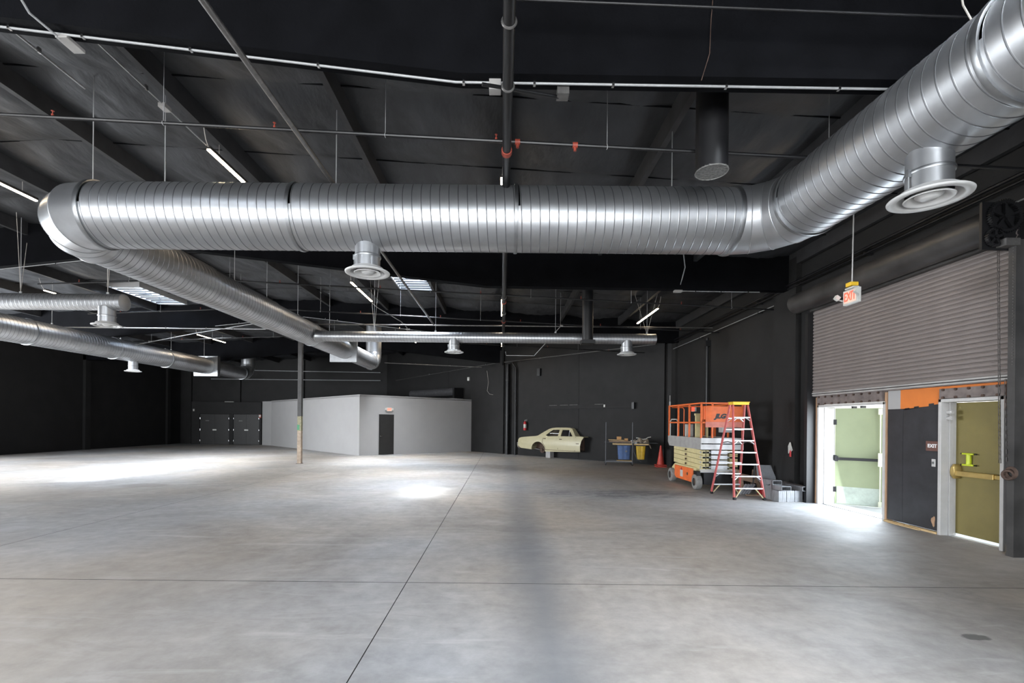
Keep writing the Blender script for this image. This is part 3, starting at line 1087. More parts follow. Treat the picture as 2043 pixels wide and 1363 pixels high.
# ------------------------------------------------------------------ ducts
def spiral(q, p0, p1, R, pitch=0.127, n=48, h=0.004):
    """spiral lock-seam duct, seam raised as geometry"""
    p0, p1 = Vector(p0), Vector(p1)
    a, b, d = G.basis(p1 - p0)
    Ln = (p1 - p0).length
    prof = [(0.42, 0), (0.46, 0.0), (0.48, h), (0.52, h), (0.54, 0.0), (0.58, 0)]
    N = int(Ln / pitch) + 2
    ax = [(k + f, e) for k in range(-1, N) for f, e in prof]
    vs, fs, seamf = [], [], set()
    for f, e in ax:
        for j in range(n):
            t = 2 * pi * j / n
            x = (f + j / n) * pitch
            hh = e if 0 < x < Ln else 0
            x = min(max(x, 0), Ln)
            vs.append(p0 + d * x + a * ((R + hh) * cos(t)) + b * ((R + hh) * sin(t)))
    m = len(ax)
    np_ = len(prof)
    for i in range(m - 1):
        sm = i % np_ in (1, 2, 3)
        for j in range(n - 1):
            if sm:
                seamf.add(len(fs))
            fs.append((i * n + j, (i + 1) * n + j, (i + 1) * n + j + 1, i * n + j + 1))
        # the helix closes one pitch further on
        i2 = i + len(prof)
        if i2 + 1 < m:
            if sm:
                seamf.add(len(fs))
            fs.append((i2 * n, i * n + n - 1, (i + 1) * n + n - 1, (i2 + 1) * n))
    good = []
    q.seam = []
    for k_, fc in enumerate(fs):
        c = [((vs[k] - p0).dot(d)) for k in fc]
        if max(c) - min(c) > 1e-5:
            if k_ in seamf:
                q.seam.append(len(good))
            good.append(fc)
    q.add(vs, good)
    return q


def band(q, c, d, R, w, n=48):
    c, d = Vector(c), Vector(d).normalized()
    q.lathe([(R - 0.012, -w / 2), (R + 0.012, -w / 2), (R + 0.016, 0), (R + 0.012, w / 2), (R - 0.012, w / 2)], n, c, d)
    return q


def elbow(corner, din, dout, R, rb, ng, n=48):
    """gored elbow; returns start and end of the bend, the gores and the seams"""
    c, u, v = Vector(corner), Vector(din).normalized(), Vector(dout).normalized()
    ang = u.angle(v)
    T = rb * tan(ang / 2)
    s0, s1 = c - u * T, c + v * T
    nn = (v - u * u.dot(v)).normalized()
    cen = s0 + nn * rb
    up = u.cross(v).normalized()
    gores, seams = [], G()
    rings = []
    for k in range(ng + 1):
        th = ang * k / ng
        tg = u * cos(th) + nn * sin(th)
        pos = cen - nn * (rb * cos(th)) + u * (rb * sin(th))
        side = tg.cross(up).normalized()
        rings.append((pos, side, up, R))
    for k in range(ng):
        gores.append(G().rings([rings[k], rings[k + 1]], n, False))
    for k in range(ng + 1):
        p, s_, u_, r_ = rings[k]
        seams.torus(p, s_.cross(u_), R, 0.006, n, 5)
    return s0, s1, gores, seams


def rod(parent, x, y, z0, z1=None):
    z1 = z1 or zi(x) + 0.05
    q = G().cyl((x, y, z0), (x, y, z1), 0.007, 6).box((x - 0.03, y - 0.012, z0 - 0.01), (x + 0.03, y + 0.012, z0 + 0.05))
    return q.build('hanger_rod', 'emt', parent, world=True)


ZD, RD, YD = 4.78, 0.455, 6.92
XRUN1, XRUN2 = -6.57, 3.98


def trunk():
    t = thing('main_air_duct', 'wide spiral galvanised duct crossing the hall with elbows at both ends', 'duct', (-1.2, YD, ZD))
    cL, cR = (XRUN1, YD, ZD), (XRUN2, YD, ZD)
    e0, e1, gs, seam = elbow(cL, (0, -1, 0), (1, 0, 0), RD + 0.005, 0.72, 4)
    for k in gs:
        k.build('elbow_gore', 'galv', t, world=True)
    seam.build('elbow_seam', 'galv', t, world=True)
    f0, f1, gs, seam = elbow(cR, (1, 0, 0), (0.03, -1, 0), RD + 0.005, 0.72, 4)
    for k in gs:
        k.build('elbow_gore', 'galv', t, world=True)
    seam.build('elbow_seam', 'galv', t, world=True)
    # cross run in three lengths
    x0, x1 = e1.x, f0.x
    cuts = [x0, (595 - 1001) / 946 * YD, (1025 - 1001) / 946 * YD, x1]
    for i in range(3):
        spiral(G(), (cuts[i], YD, ZD), (cuts[i + 1], YD, ZD), RD).build('duct_section', 'galv', t, world=True, sharp=60)
    for x in cuts[1:3]:
        band(G(), (x, YD, ZD), (1, 0, 0), RD + 0.004, 0.05).build('coupling_band', 'galvd', t, world=True)
    for x in (x0, x1):
        band(G(), (x, YD, ZD), (1, 0, 0), RD + 0.010, 0.06).build('coupling_band', 'galvd', t, world=True)
    # right run comes back past the camera
    dr = Vector((0.03, -1, 0)).normalized()
    p = f1
    for L_ in (2.55, 3.0):
        spiral(G(), p, p + dr * L_, RD).build('duct_section', 'galv', t, world=True, sharp=60)
        band(G(), p, dr, RD + 0.008, 0.05).build('coupling_band', 'galvd', t, world=True)
        p = p + dr * L_
    # left run goes away to the back, stepping down in size
    seg = [(e0.y, 10.35, 0.435), (10.35, 13.3, 0.405), (13.3, 16.3, 0.385), (16.3, 19.75, 0.375)]
    for y0, y1, r in seg:
        spiral(G(), (XRUN1, y0, ZD), (XRUN1, y1, ZD), r, n=40).build('duct_section', 'galv', t, world=True, sharp=60)
        band(G(), (XRUN1, y0, ZD), (0, 1, 0), r + 0.012, 0.06).build('coupling_band', 'galvd', t, world=True)
    G().box((XRUN1 - 0.62, 19.75, ZD - 0.50), (XRUN1 + 0.50, 19.9, ZD + 0.5)).build('damper_box', 'galvd', t, world=True, flat=True)
    spiral(G(), (XRUN1, 19.9, ZD), (XRUN1, 23.4, ZD), 0.375, n=40).build('duct_section', 'galv', t, world=True, sharp=60)
    a, b, gs, seam = elbow((XRUN1, 24.2, ZD), (0, 1, 0), (0, 0, 1), 0.385, 0.55, 4, 40)
    for k in gs:
        k.build('elbow_gore', 'galv', t, world=True)
    seam.build('elbow_seam', 'galv', t, world=True)
    G().cyl(a - Vector((0, 0.28, 0)), a, 0.38, 40, cap=False).build('duct_section', 'galv', t, world=True)
    G().cyl(b, (b.x, b.y, 6.9), 0.38, 40, cap=False).build('riser', 'galv', t, world=True)
    for x in (-6.0, -4.95, -2.45, 2.45):
        rod(t, x, YD, ZD + RD)
    for y, r in ((9.2, 0.44), (11.6, 0.41), (13.2, 0.40), (15.2, 0.39), (18.0, 0.38)):
        rod(t, XRUN1, y, ZD + r)
    rod(t, 4.0, 4.9, ZD + RD)
    return t


trunk()
XL2 = -16.35


def left_trunk():
    t = thing('far_air_duct', 'long spiral galvanised duct receding along the far left of the hall', 'duct', (XL2, 20, ZD))
    r = 0.44
    ys = [8.0, 12.5, 16.3, 19.9, 23.0, 26.2]
    for i in range(5):
        spiral(G(), (XL2, ys[i], ZD), (XL2, ys[i + 1], ZD), r, n=36).build('duct_section', 'galv', t, world=True, sharp=60)
        band(G(), (XL2, ys[i + 1], ZD), (0, 1, 0), r + 0.012, 0.06, 36).build('coupling_band', 'galvd', t, world=True)
    G().box((XL2 - 0.7, 26.2, ZD - 0.55), (XL2 + 0.62, 26.45, ZD + 0.55)).build('damper_box', 'galvd', t, world=True, flat=True)
    spiral(G(), (XL2, 26.45, ZD), (XL2, 29.8, ZD), 0.40, n=36).build('duct_section', 'galv', t, world=True, sharp=60)
    band(G(), (XL2, 29.7, ZD), (0, 1, 0), 0.41, 0.05, 36).build('coupling_band', 'galvd', t, world=True)
    a, b, gs, seam = elbow((XL2, 30.5, ZD), (0, 1, 0), (0, 0, 1), 0.41, 0.6, 4, 36)
    for k in gs:
        k.build('elbow_gore', 'galv', t, world=True)
    seam.build('elbow_seam', 'galv', t, world=True)
    G().cyl(b, (b.x, b.y, 6.6), 0.40, 36, cap=False).build('riser', 'galv', t, world=True)
    for y in (14.0, 17.2, 20.3, 23.4, 26.0):
        rod(t, XL2, y, ZD + r)
    return t


left_trunk()


def branch(name, label, x0, x1, y, z, r, endcap, rods, n=32):
    t = thing(name, label, 'duct', ((x0 + x1) / 2, y, z))
    spiral(G(), (x0, y, z), (x1, y, z), r, 0.10, n, 0.0025).build('duct_section', 'galv', t, world=True, sharp=60)
    q = G().lathe([(0.001, 0.0), (r - 0.01, 0.0), (r + 0.006, -0.004), (r + 0.006, -0.03)], n, (x1, y, z), (1, 0, 0))
    q.build('end_cap', 'galv', t, world=True)
    G().lathe([(r + 0.05, -0.12), (r + 0.012, 0.02), (r + 0.012, 0.10)], n, (x0 + 0.18, y, z), (1, 0, 0)).build('takeoff_collar', 'galvd', t, world=True)
    for x in rods:
        rod(t, x, y, z + r)
    for x in (rods[0], rods[-1]):
        for dx, dy in ((-0.30, 0.5), (0.28, -0.4)):
            G().cyl((x, y, z + r), (x + dx, y + dy, zi(x) + 0.1), 0.005, 5).build('hanger_wire', 'wire', t, world=True)
    return t


branch('branch_air_duct', 'slim galvanised branch duct running right from the receding duct past the centre', -6.2, 5.06, 15.7, 4.62, 0.172, True, (-4.25, -2.22, 1.75, 4.78))
branch('branch_air_duct', 'short galvanised branch duct with a round end cap at the upper left', -16.1, -9.33, 11.7, 4.69, 0.20, True, (-11.9, -9.75))


def diffuser_proto():
    t = thing('ceiling_diffuser', 'x', 'diffuser', (0, 0, 0))
    G().cyl((0, 0, 0.05), (0, 0, 0.46), 0.178, 36, cap=False).build('neck', 'galv', t)
    q = band(G(), (0, 0, 0.24), (0, 0, 1), 0.176, 0.03, 36)
    q.box((-0.21, -0.015, 0.20), (-0.175, 0.015, 0.27)).cyl((-0.195, 0, 0.06), (-0.195, 0, 0.20), 0.008, 6)
    q.build('damper_collar', 'galvd', t)
    G().lathe([(0.19, 0.075), (0.215, 0.062), (0.232, 0.035), (0.240, 0.010), (0.252, 0.000), (0.298, -0.004), (0.314, 0.002), (0.318, 0.014), (0.305, 0.022), (0.25, 0.030), (0.225, 0.075), (0.19, 0.09)], 48).build('outer_ring', 'diff', t, sharp=60)
    G().lathe([(0.10, 0.060), (0.13, 0.042), (0.160, 0.006), (0.186, -0.002), (0.192, 0.006), (0.172, 0.018), (0.14, 0.052), (0.10, 0.072)], 40).build('inner_ring', 'diff', t, sharp=60)
    G().lathe([(0.001, -0.004), (0.062, -0.002), (0.070, 0.004), (0.105, 0.028), (0.108, 0.034), (0.07, 0.02), (0.001, 0.016)], 36).build('centre_disc', 'diff', t, sharp=60)
    q = G()
    for k in range(3):
        a = k * 2 * pi / 3 + 0.4
        q.beam((0, 0, 0.09), (0.165 * cos(a), 0.165 * sin(a), 0.09), 0.012, 0.05)
    q.cyl((0, 0, 0.01), (0, 0, 0.12), 0.012, 8)
    q.build('spider_bracket', 'blackmetal', t)
    q = G().lathe([(0.001, 0.16), (0.177, 0.16)], 24)
    q.build('throat_shade_disc', 'dark', t)  # black disc standing in for the shade inside the neck
    return t


DIFF = [((3.99, 4.45, 3.955), 1.0, 'large round white diffuser under the duct above the shutter'),
        ((-1.97, YD - 0.03, 3.965), 1.0, 'round white diffuser under the middle of the wide crossing duct'),
        ((-1.60, 15.7, 4.12), 1.0, 'small round diffuser under the slim branch, left of the vertical black tube'),
        ((4.12, 15.7, 4.10), 1.0, 'small round diffuser near the right end of the slim branch duct'),
        ((-9.76, 11.7, 4.11), 1.0, 'round diffuser beside the capped end of the short branch duct'),
        ((-16.35, 21.0, 3.92), 1.0, 'small distant diffuser under the far left duct')]
pr = diffuser_proto()
for i, (loc, sc, lab) in enumerate(DIFF):
    o = pr if i == 0 else copy_tree(pr)
    o.location = loc
    o['label'] = lab
    o['group'] = 'round ceiling diffusers'

# black painted hanging vent stacks
for x, y, z, r, lab, boxed in ((2.45, 5.6, 4.80, 0.18, 'large black vent tube hanging behind the wide duct with a pale grille end', False),
                               (2.60, 14.5, 4.32, 0.165, 'distant black vent tube hanging in front of the slim branch duct', True)):
    t = thing('vent_tube', lab, 'vent', (x, y, z))
    G().cyl((0, 0, 0.01), (0, 0, zi(x) - z + 0.1), r, 36, cap=False).build('tube', 'blackmetal', t)
    if boxed:
        G().box((-0.2, -0.2, -0.08), (0.2, 0.2, 0.03)).build('end_box', 'blackmetal', t, flat=True)
    else:
        q = G().torus((0, 0, 0), (0, 0, 1), r, 0.008, 36, 6)
        for k in range(-5, 6):
            hw = sqrt(max(0, r * r - (k * 0.03) ** 2))
            q.box((-hw, k * 0.03 - 0.011, 0.0), (hw, k * 0.03 + 0.011, 0.012))
        q.build('grille', 'grille', t)

# ------------------------------------------------------------------ LED strips
ledp = thing('strip_light', 'x', 'light')
G().box((-0.035, -1.2, 0.02), (0.035, 1.2, 0.07)).build('housing', 'ledh', ledp, flat=True)
G().box((-0.028, -1.19, 0.0), (0.028, 1.19, 0.02)).build('lens', 'led', ledp, flat=True)
for s_ in (-0.9, 0.9):
    G().cyl((0, s_, 0.07), (0, s_, 0.36), 0.004, 5).build('hanger_wire', 'wire', ledp)
G().tube([(0.0, -1.2, 0.05), (0.02, -1.3, 0.12), (0.03, -1.38, 0.30), (0.03, -1.4, 0.36)], 0.007, 6).build('feed_cable', 'wire', ledp)
LEDS = [(-4.84, 8.95, 'bright strip light just above the wide duct on the left'),
        (-0.03, 9.25, 'strip light beside the black main pipe just above the wide duct'),
        (5.20, 9.2, 'strip light hidden above the right elbow of the wide duct'),
        (-9.75, 8.7, 'strip light at the left edge above the left elbow'),
        (-4.84, 16.3, 'strip light below the diffuser in the middle of the hall'),
        (-0.03, 17.3, 'strip light beside the main pipe below the wide duct'),
        (5.20, 17.1, 'strip light over the right end of the slim branch duct'),
        (-15.2, 16.9, 'strip light over the short capped branch duct'),
        (-15.2, 24.8, 'distant strip light over the far left duct'),
        (-0.03, 24.7, 'distant strip light beside the main pipe under the slim branch duct'),
        (-4.84, 25.3, 'most distant small strip light right of the duct riser')]
for i, (x, y, lab) in enumerate(LEDS):
    o = ledp if i == 0 else copy_tree(ledp)
    o.location = (x, y, zp(x) - 0.36 + 0.10)
    o['label'] = lab
    o['group'] = 'strip lights under the roof'

# ------------------------------------------------------------------ pipes and conduits
HS = lambda x: 5.24 - 0.044 * (abs(x - RIDGE) - 8.3)     # sprinkler branch height


def pipe(name, label, cat, pts, r, m='pipe', n=10):
    c = Vector(pts[len(pts) // 2])
    t = thing(name, label, cat, pts[0])
    G().tube(pts, r, n).build('pipe_run', m, t, world=True)
    return t


t = pipe('sprinkler_main', 'thick black main pipe running straight away down the middle of the roof', 'pipe', [(0.03, -3, 5.12), (0.03, 26.9, 5.12)], 0.052, 'pipe', 16)
for y in (3.9, 4.65, 8.4, 12.5, 14.3, 20.3):
    q = G().torus((0.03, y, 5.12), (0, 1, 0), 0.056, 0.012, 20, 6).cyl((0.03, y, 5.17), (0.03, y, zp(0) + 0.05), 0.006, 6)
    q.build('pipe_clamp', 'steel', t, world=True)
for y in (5.77, 13.0, 15.5):
    G().cyl((0.03, y - 0.04, 5.12), (0.03, y + 0.04, 5.12), 0.064, 14).build('coupling', 'red', t, world=True)
t = pipe('sway_brace', 'short black slanted brace clamped to the main pipe at the near beam', 'brace', [(-0.22, 4.60, 5.10), (0.58, 4.95, 5.22)], 0.018, 'pipe')
G().box((0.54, 4.86, 5.2), (0.66, 4.98, 5.30)).build('beam_clamp', 'steel', t, world=True, flat=True)
NAMES = ['nearest', 'second', 'third', 'fourth']
BR = [(5.77, -12.0, 7.3, 'thin black sprinkler pipe crossing above the wide duct with red heads'),
      (12.75, -12.5, 7.3, 'thin sprinkler pipe crossing just below the second roof beam'),
      (16.0, -14, 7.3, 'thin sprinkler pipe crossing between the second and third roof beams'),
      (21.0, -18, 6.3, 'thin sprinkler pipe crossing beyond the third roof beam')]
for y, xa, xb, lab in BR:
    pts = [(xa, y, HS(xa)), (RIDGE, y, HS(RIDGE)), (xb, y, HS(xb))]
    t = pipe('sprinkler_branch', lab, 'pipe', pts, 0.021, 'pipe', 8)
    k = 0
    x = xa + 1.1
    while x < xb - 0.3:
        z = HS(x)
        if k % 2 == 0:
            q = G().cyl((x, y, z), (x, y, z + 0.04), 0.014, 8).cyl((x, y, z + 0.04), (x, y, z + 0.075), 0.005, 6).cyl((x, y, z + 0.075), (x, y, z + 0.079), 0.018, 10)
            q.build('sprinkler_head', 'red', t, world=True)
        else:
            q = G().torus((x, y, z), (1, 0, 0), 0.026, 0.005, 12, 5).cyl((x, y, z + 0.02), (x, y, zp(x) + 0.1), 0.004, 5)
            q.build('pipe_hanger', 'emt', t, world=True)
        x += 1.35
        k += 1
    if y < 6:
        for x in (0.16, 0.86):
            q = G().cyl((x - 0.03, y, HS(x)), (x + 0.03, y, HS(x)), 0.035, 10).cyl((x, y, HS(x) - 0.07), (x, y, HS(x)), 0.018, 8)
            q.build('red_tee', 'red', t, world=True)
pipe('slanted_gas_pipe', 'straight steel pipe running away from top left down to the middle', 'pipe', [(-2.48, 1.0, 5.24), (-2.40, 16.45, 5.20)], 0.030, 'steel', 10)
pipe('cross_gas_pipe', 'level steel pipe crossing just above the slim branch duct', 'pipe', [(-7.3, 16.5, 5.18), (7.3, 16.5, 5.18)], 0.022, 'steel', 10)


def conduit(label, pts, straps, boxes=(), r=0.012, m='emt'):
    t = thing('conduit', label, 'conduit', pts[0])
    G().tube(pts, r, 8).build('pipe_run', m, t, world=True)
    for x, y, z in straps:
        G().box((x - 0.012, y - 0.02, z - 0.016), (x + 0.012, y + 0.02, z + 0.05)).build('strap', 'chrome', t, world=True, flat=True)
    for x, y, z, a, b, c in boxes:
        G().box((x - a, y - b, z - c), (x + a, y + b, z + c)).build('junction_box', 'liftgrey', t, world=True, flat=True, bevel=0.004)
    return t


y = 4.83
bx = lambda x: zb(x) - 0.014
conduit('silver conduit clipped under the near roof beam across the whole picture', [(-9.0, y, bx(-9)), (-8.3, y, bx(-8.3)), (-0.5, y, bx(-0.5)), (7.3, y, bx(7.3))],
        [(x, y, bx(x)) for x in (-7.2, -6.0, -5.05, -4.3, -3.2, -1.9, -0.42, 0.30, 1.1, 2.25, 3.4, 4.8)], [(-0.10, y, bx(-.1) - 0.03, 0.06, 0.05, 0.06), (-4.52, y + 0.10, bx(-4.52) - 0.02, 0.06, 0.11, 0.018)])
conduit('silver conduit running from the near beam towards the bright strip light', [(-4.84, 4.9, 6.28), (-4.84, 7.7, 6.28)], [(-4.84, 6.4, 6.28)], [(-4.84, 6.75, 6.26, 0.05, 0.07, 0.03)], 0.010)
conduit('paired silver conduit ending mid bay at the upper left', [(-5.8, 4.9, 6.38), (-5.8, 6.55, 6.38)], [(-5.8, 5.9, 6.38)], [], 0.013)
conduit('grey curved conduit dropping from the roof at the top left corner', [(-4.3, 3.9, 6.2), (-4.55, 4.2, 5.95), (-4.62, 4.6, 5.75), (-4.55, 4.85, 5.70)], [], [], 0.012)
y = 12.2
conduit('silver conduit under the second beam at right with an offset drop', [(3.9, 10.4, 5.95), (4.45, 11.6, 5.66), (4.50, 11.9, 5.50), (4.52, 12.2, bx(4.5)), (6.6, 12.2, bx(6.6))],
        [(x, y, bx(x)) for x in (4.95, 5.6, 6.3)], [(4.50, y, bx(4.5) - 0.01, 0.10, 0.06, 0.025)])
conduit('silver conduit following the third beam down from the ridge past the receding duct', [(-12, 19.8, zb(-12) - .02), (RIDGE, 19.8, zb(RIDGE) - .02), (-0.5, 19.8, bx(-0.5)), (2, 19.8, bx(2))],
        [(x, 19.8, bx(x)) for x in (-11, -9.2, -7.4, -6.9, -4.3, -2.2)], [(-3.95, 19.8, bx(-3.95), 0.08, 0.05, 0.03)])
conduit('offset conduit bending down from the strip light to the third beam', [(-4.84, 17.6, 6.2), (-4.84, 18.2, 6.2), (-4.2, 19.6, 5.95), (-4.0, 19.8, 5.75), (-3.98, 19.8, bx(-3.98) + 0.02)], [], [], 0.014)
conduit('silver conduit on the second beam at the far left', [(-14, 12.2, zb(-14) - .015), (RIDGE - .2, 12.2, zb(RIDGE) - .015)], [(x, 12.2, zb(x) - .015) for x in (-13, -11.5, -10.1)], [])
conduit('bright conduit crossing level below the far left strip light', [(-17.5, 17.6, 5.2), (-8.8, 17.6, 5.2)], [(-11, 17.6, 5.2), (-12.5, 17.6, 5.2), (-10, 17.6, 5.2)], [], 0.02)
conduit('thin conduit sloping up across the far left ducts', [(-17.5, 21.3, 4.95), (-12.2, 19.0, 5.30), (-8.9, 18.6, 5.75)], [(-13.5, 19.56, 5.21), (-15.1, 20.26, 5.11)], [], 0.014)
conduit('thin conduit high on the back wall beyond the ducts', [(-22, 35.85, 4.9), (-9.2, 35.85, 4.9)], [(-18, 35.85, 4.9), (-13, 35.85, 4.9)], [], 0.03)
conduit('second thin conduit high on the back wall above the first', [(-22, 35.85, 5.6), (-9.2, 35.85, 5.5)], [(-18, 35.85, 5.58), (-13, 35.85, 5.53)], [], 0.03)
conduit('long thin conduit sloping along the diagonal wall', [tuple(dw(-12.0, 0.06, 4.85)), tuple(dw(-1.6, 0.06, 5.30)), tuple(dw(8.3, 0.06, 5.35))], [tuple(dw(tt, 0.06, 4.85 + (tt + 12) * .043)) for tt in (-8, -5, -2.5)], [], 0.022, 'steel')
conduit('thin steel pipe line behind the riser on the third beam', [(-6.8, 27.4, 5.2), (-1.2, 27.4, 5.0)], [(-5, 27.4, 5.13), (-3, 27.4, 5.06)], [], 0.025, 'steel')
conduit('warm lit conduit hooked off the level pipe right of the main pipe', [(2.0, 16.55, 5.17), (1.75, 17.6, 4.95), (1.25, 18.6, 4.45), (0.15, 18.6, 4.45), (0.12, 18.6, 4.6)], [], [(2.05, 16.5, 5.2, 0.05, 0.04, 0.03)], 0.012)
# black pipes along the top of the right wall
for k, (x, z, lab) in enumerate(((7.20, 5.35, 'topmost black pipe along the right wall above the shutter'),
                                 (7.24, 5.27, 'second black pipe along the right wall above the shutter'),
                                 (7.28, 5.02, 'lowest thin pipe along the right wall just above the shutter hood'))):
    t = pipe('wall_pipe', lab, 'pipe', [(x, 2.0, z), (x, 20.2, z)], (0.030, 0.022, 0.012)[k], ('pipe', 'pipe', 'emt')[k], 10)
    for y in (5.5, 9.5, 13.5, 17.5):
        G().box((x - 0.02, y - 0.02, z - 0.03), (7.4, y + 0.02, z + 0.02)).build('bracket', 'blackmetal', t, world=True, flat=True)
t = thing('wall_pipe', 'vertical black pipe on the right wall behind the ladder', 'pipe', (7.3, 16.9, 0))
G().cyl((0, 0, 0.0), (0, 0, 4.9), 0.05, 12).build('pipe_run', 'pipe', t)
G().box((-0.08, -0.08, 4.6), (0.1, 0.08, 4.8)).build('fitting', 'blackmetal', t, flat=True)
t = thing('sprinkler_riser', 'thick black riser pipe on the diagonal wall under the main pipe', 'pipe', tuple(dw(-0.55, 0.18)))
G().cyl((0, 0, 0), (0, 0, 5.15), 0.11, 18).build('pipe_run', 'pipe', t)
for z in (0.35, 2.2, 4.2):
    G().cyl((0, 0, z), (0, 0, z + 0.10), 0.135, 18).build('coupling', 'blackmetal', t)
t = thing('drain_pipe', 'slim black drain pipe beside the thick riser on the diagonal wall', 'pipe', tuple(dw(0.02, 0.12)))
G().tube([(0, 0, 0), (0, 0, 4.9), (-0.2, 0.1, 5.2)], 0.055, 12).build('pipe_run', 'pipe', t)
# loose wires
t = pipe('loose_wire', 'thin pale wire hanging down the diagonal wall left of the riser', 'wire', [tuple(dw(-2.35, 0.08, 4.9)), tuple(dw(-2.2, 0.1, 4.2)), tuple(dw(-2.3, 0.1, 3.7)), tuple(dw(-2.1, 0.1, 3.5)), tuple(dw(-1.8, 0.1, 3.45))], 0.008, 'wire', 6)
pipe('loose_wire', 'rust coloured wire hanging down the near beam at right', 'wire', [(2.05, 4.68, 6.1), (2.02, 4.66, 5.8), (2.0, 4.64, 5.45), (1.93, 4.66, 5.2)], 0.004, 'rust', 6)
t = pipe('near_conduit', 'dark pipe crossing the very top of the picture in front of the near beam', 'pipe', [(-0.2, 4.3, 5.82), (0.0, 4.3, 5.66), (4.6, 4.3, 5.52)], 0.012, 'pipe', 8)
pipe('loose_wire', 'pale wire dropping to the big duct at the top right corner', 'wire', [(4.05, 4.30, 6.2), (4.1, 4.25, 5.6), (4.2, 4.2, 5.30), (4.22, 4.2, 5.18)], 0.008, 'wire', 6)
# wall bracket beam on the diagonal wall
t = thing('wall_rail', 'long black shelf rail fixed to the diagonal wall above the car', 'rail', tuple(dw(4.8, 0.0, 2.62)))
dbox(G(), 2.2, 7.3, 0.0, 0.10, 2.55, 2.75).build('rail', 'wall', t, world=True, flat=True)
dbox(G(), 7.2, 7.32, 0.0, 0.14, 2.5, 2.8).build('end_plate', 'blackmetal', t, world=True, flat=True)
for a in (2.4, 3.1, 3.7, 5.2):
    dbox(G(), a, a + 0.5, 0.10, 0.105, 2.735, 2.752).build('scuff_strip', 'grille', t, world=True, flat=True)
dbox(G(), 5.72, 5.80, 0.10, 0.13, 2.60, 2.72).build('bracket', 'signwhite', t, world=True, flat=True)
q = dbox(G(), -4.1, -3.95, 0, 0.08, 4.4, 4.62).build('wall_socket', 'signwhite')
tag(q, 'small pale box high on the diagonal wall above the white room', 'wall box')
q = dbox(G(), 1.55, 1.75, 0, 0.12, 4.35, 4.75).build('wall_socket', 'blackmetal')
tag(q, 'small black box high on the diagonal wall right of the riser', 'wall box')
# black tube lying behind the white room's parapet
t = thing('wall_tube', 'big black tube on the wall above the white room', 'tube', tuple(dw(-6.8, 0.45, 3.55)))
G().cyl(dw(-9.4, 0.45, 3.72), dw(-4.75, 0.45, 3.72), 0.26, 28).build('tube', 'tubegrey', t, world=True)
dbox(G(), -9.4, -4.6, 0.0, 0.5, 3.2, 3.32).build('shelf', 'liftgrey', t, world=True, flat=True)
dbox(G(), -4.72, -4.55, 0.0, 0.75, 3.3, 3.95).build('end_bracket', 'blackmetal', t, world=True, flat=True)

# ------------------------------------------------------------------ steel post
t = thing('steel_post', 'slim steel post with a scuffed tan foot standing in front of the white room', 'post', (-8.55, 20.1, 0))
G().box((-0.08, -0.08, 2.0), (0.08, 0.08, zb(-8.5))).build('upper_shaft', 'hood', t, flat=True)
G().box((-0.08, -0.08, 1.38), (0.08, 0.08, 2.0)).build('stickered_shaft', 'postmid', t, flat=True)
G().box((-0.08, -0.08, 0.0), (0.08, 0.08, 1.38)).build('lower_shaft', 'postbase', t, flat=True)
G().box((-0.085, -0.084, 1.42), (0.01, -0.07, 1.64)).build('sticker', 'green', t, flat=True, label='green sticker')
G().box((-0.11, -0.11, 0), (0.11, 0.11, 0.015)).build('base_plate', 'rust', t, flat=True)

# ------------------------------------------------------------------ exit signs
t = thing('hanging_exit_sign', 'lit red EXIT sign with two lamp heads hanging on a rod before the shutter', 'exit sign', (5.52, 7.5, 3.86))
G().cyl((0, 0, 0.22), (0.03, 0, zi(5.5) - 3.86), 0.009, 8).build('rod', 'frame', t)
G().box((-0.06, -0.06, 0.165), (0.06, 0.06, 0.225)).build('canopy_box', 'yellowplastic', t, flat=True, bevel=0.004)
G().box((-0.05, -0.09, 0.125), (0.05, 0.09, 0.15)).build('canopy', 'signwhite', t, flat=True, bevel=0.004)
G().box((-0.03, -0.155, -0.11), (0.03, 0.155, 0.12)).build('housing', 'signwhite', t, flat=True, bevel=0.004)
G().box((-0.033, -0.125, -0.085), (-0.029, 0.125, 0.095)).build('face_panel', 'glowpink', t, flat=True)
text('lettering', 'EXIT', 0.20, 'glowred', t, (5.52 - 0.036, 7.5, 3.865), FACE_W, 0.002, bold=0.003, sx=0.62)
for s_ in (-1, 1):
    q = G().cyl((-0.03, s_ * 0.16, -0.03), (-0.05, s_ * 0.20, -0.01), 0.01, 8)
    q.box((-0.09, -0.028, -0.03), (-0.02, 0.028, 0.035), Matrix.Translation((-0.04, s_ * 0.215, 0.0)) @ Matrix.Rotation(0.6, 4, 'Y'))
    q.build('lamp_head', 'signwhite', t)
sp = A + ab * 1.66 + nab * 0.05 + Vector((0, 0, 2.47))
t = thing('exit_sign', 'lit red EXIT sign over the black door of the white room', 'exit sign', tuple(sp), atan2(ab.y, ab.x))
G().box((-0.15, -0.03, -0.10), (0.15, 0.03, 0.10)).build('housing', 'signwhite', t, flat=True, bevel=0.004)
G().box((-0.12, -0.034, -0.08), (0.12, -0.029, 0.08)).build('face_panel', 'glowpink', t, flat=True)
text('lettering', 'EXIT', 0.15, 'glowred', t, tuple(sp + nab * 0.037), FACE_S, bold=0.003, sx=0.75)
for s_ in (-1, 1):
    G().box((s_ * 0.20 - 0.04, -0.05, -0.05), (s_ * 0.20 + 0.04, 0.03, 0.08)).build('lamp_head', 'signwhite', t, flat=True, bevel=0.01)
t = thing('exit_sign', 'lit red exit sign on the right wall seen through the lift railing', 'exit sign', (7.37, 18.2, 2.42))
G().box((-0.03, -0.16, -0.11), (0.03, 0.16, 0.11)).build('housing', 'signwhite', t, flat=True)
G().box((-0.034, -0.15, -0.10), (-0.029, 0.15, 0.10)).build('face_panel', 'glowred', t, flat=True)
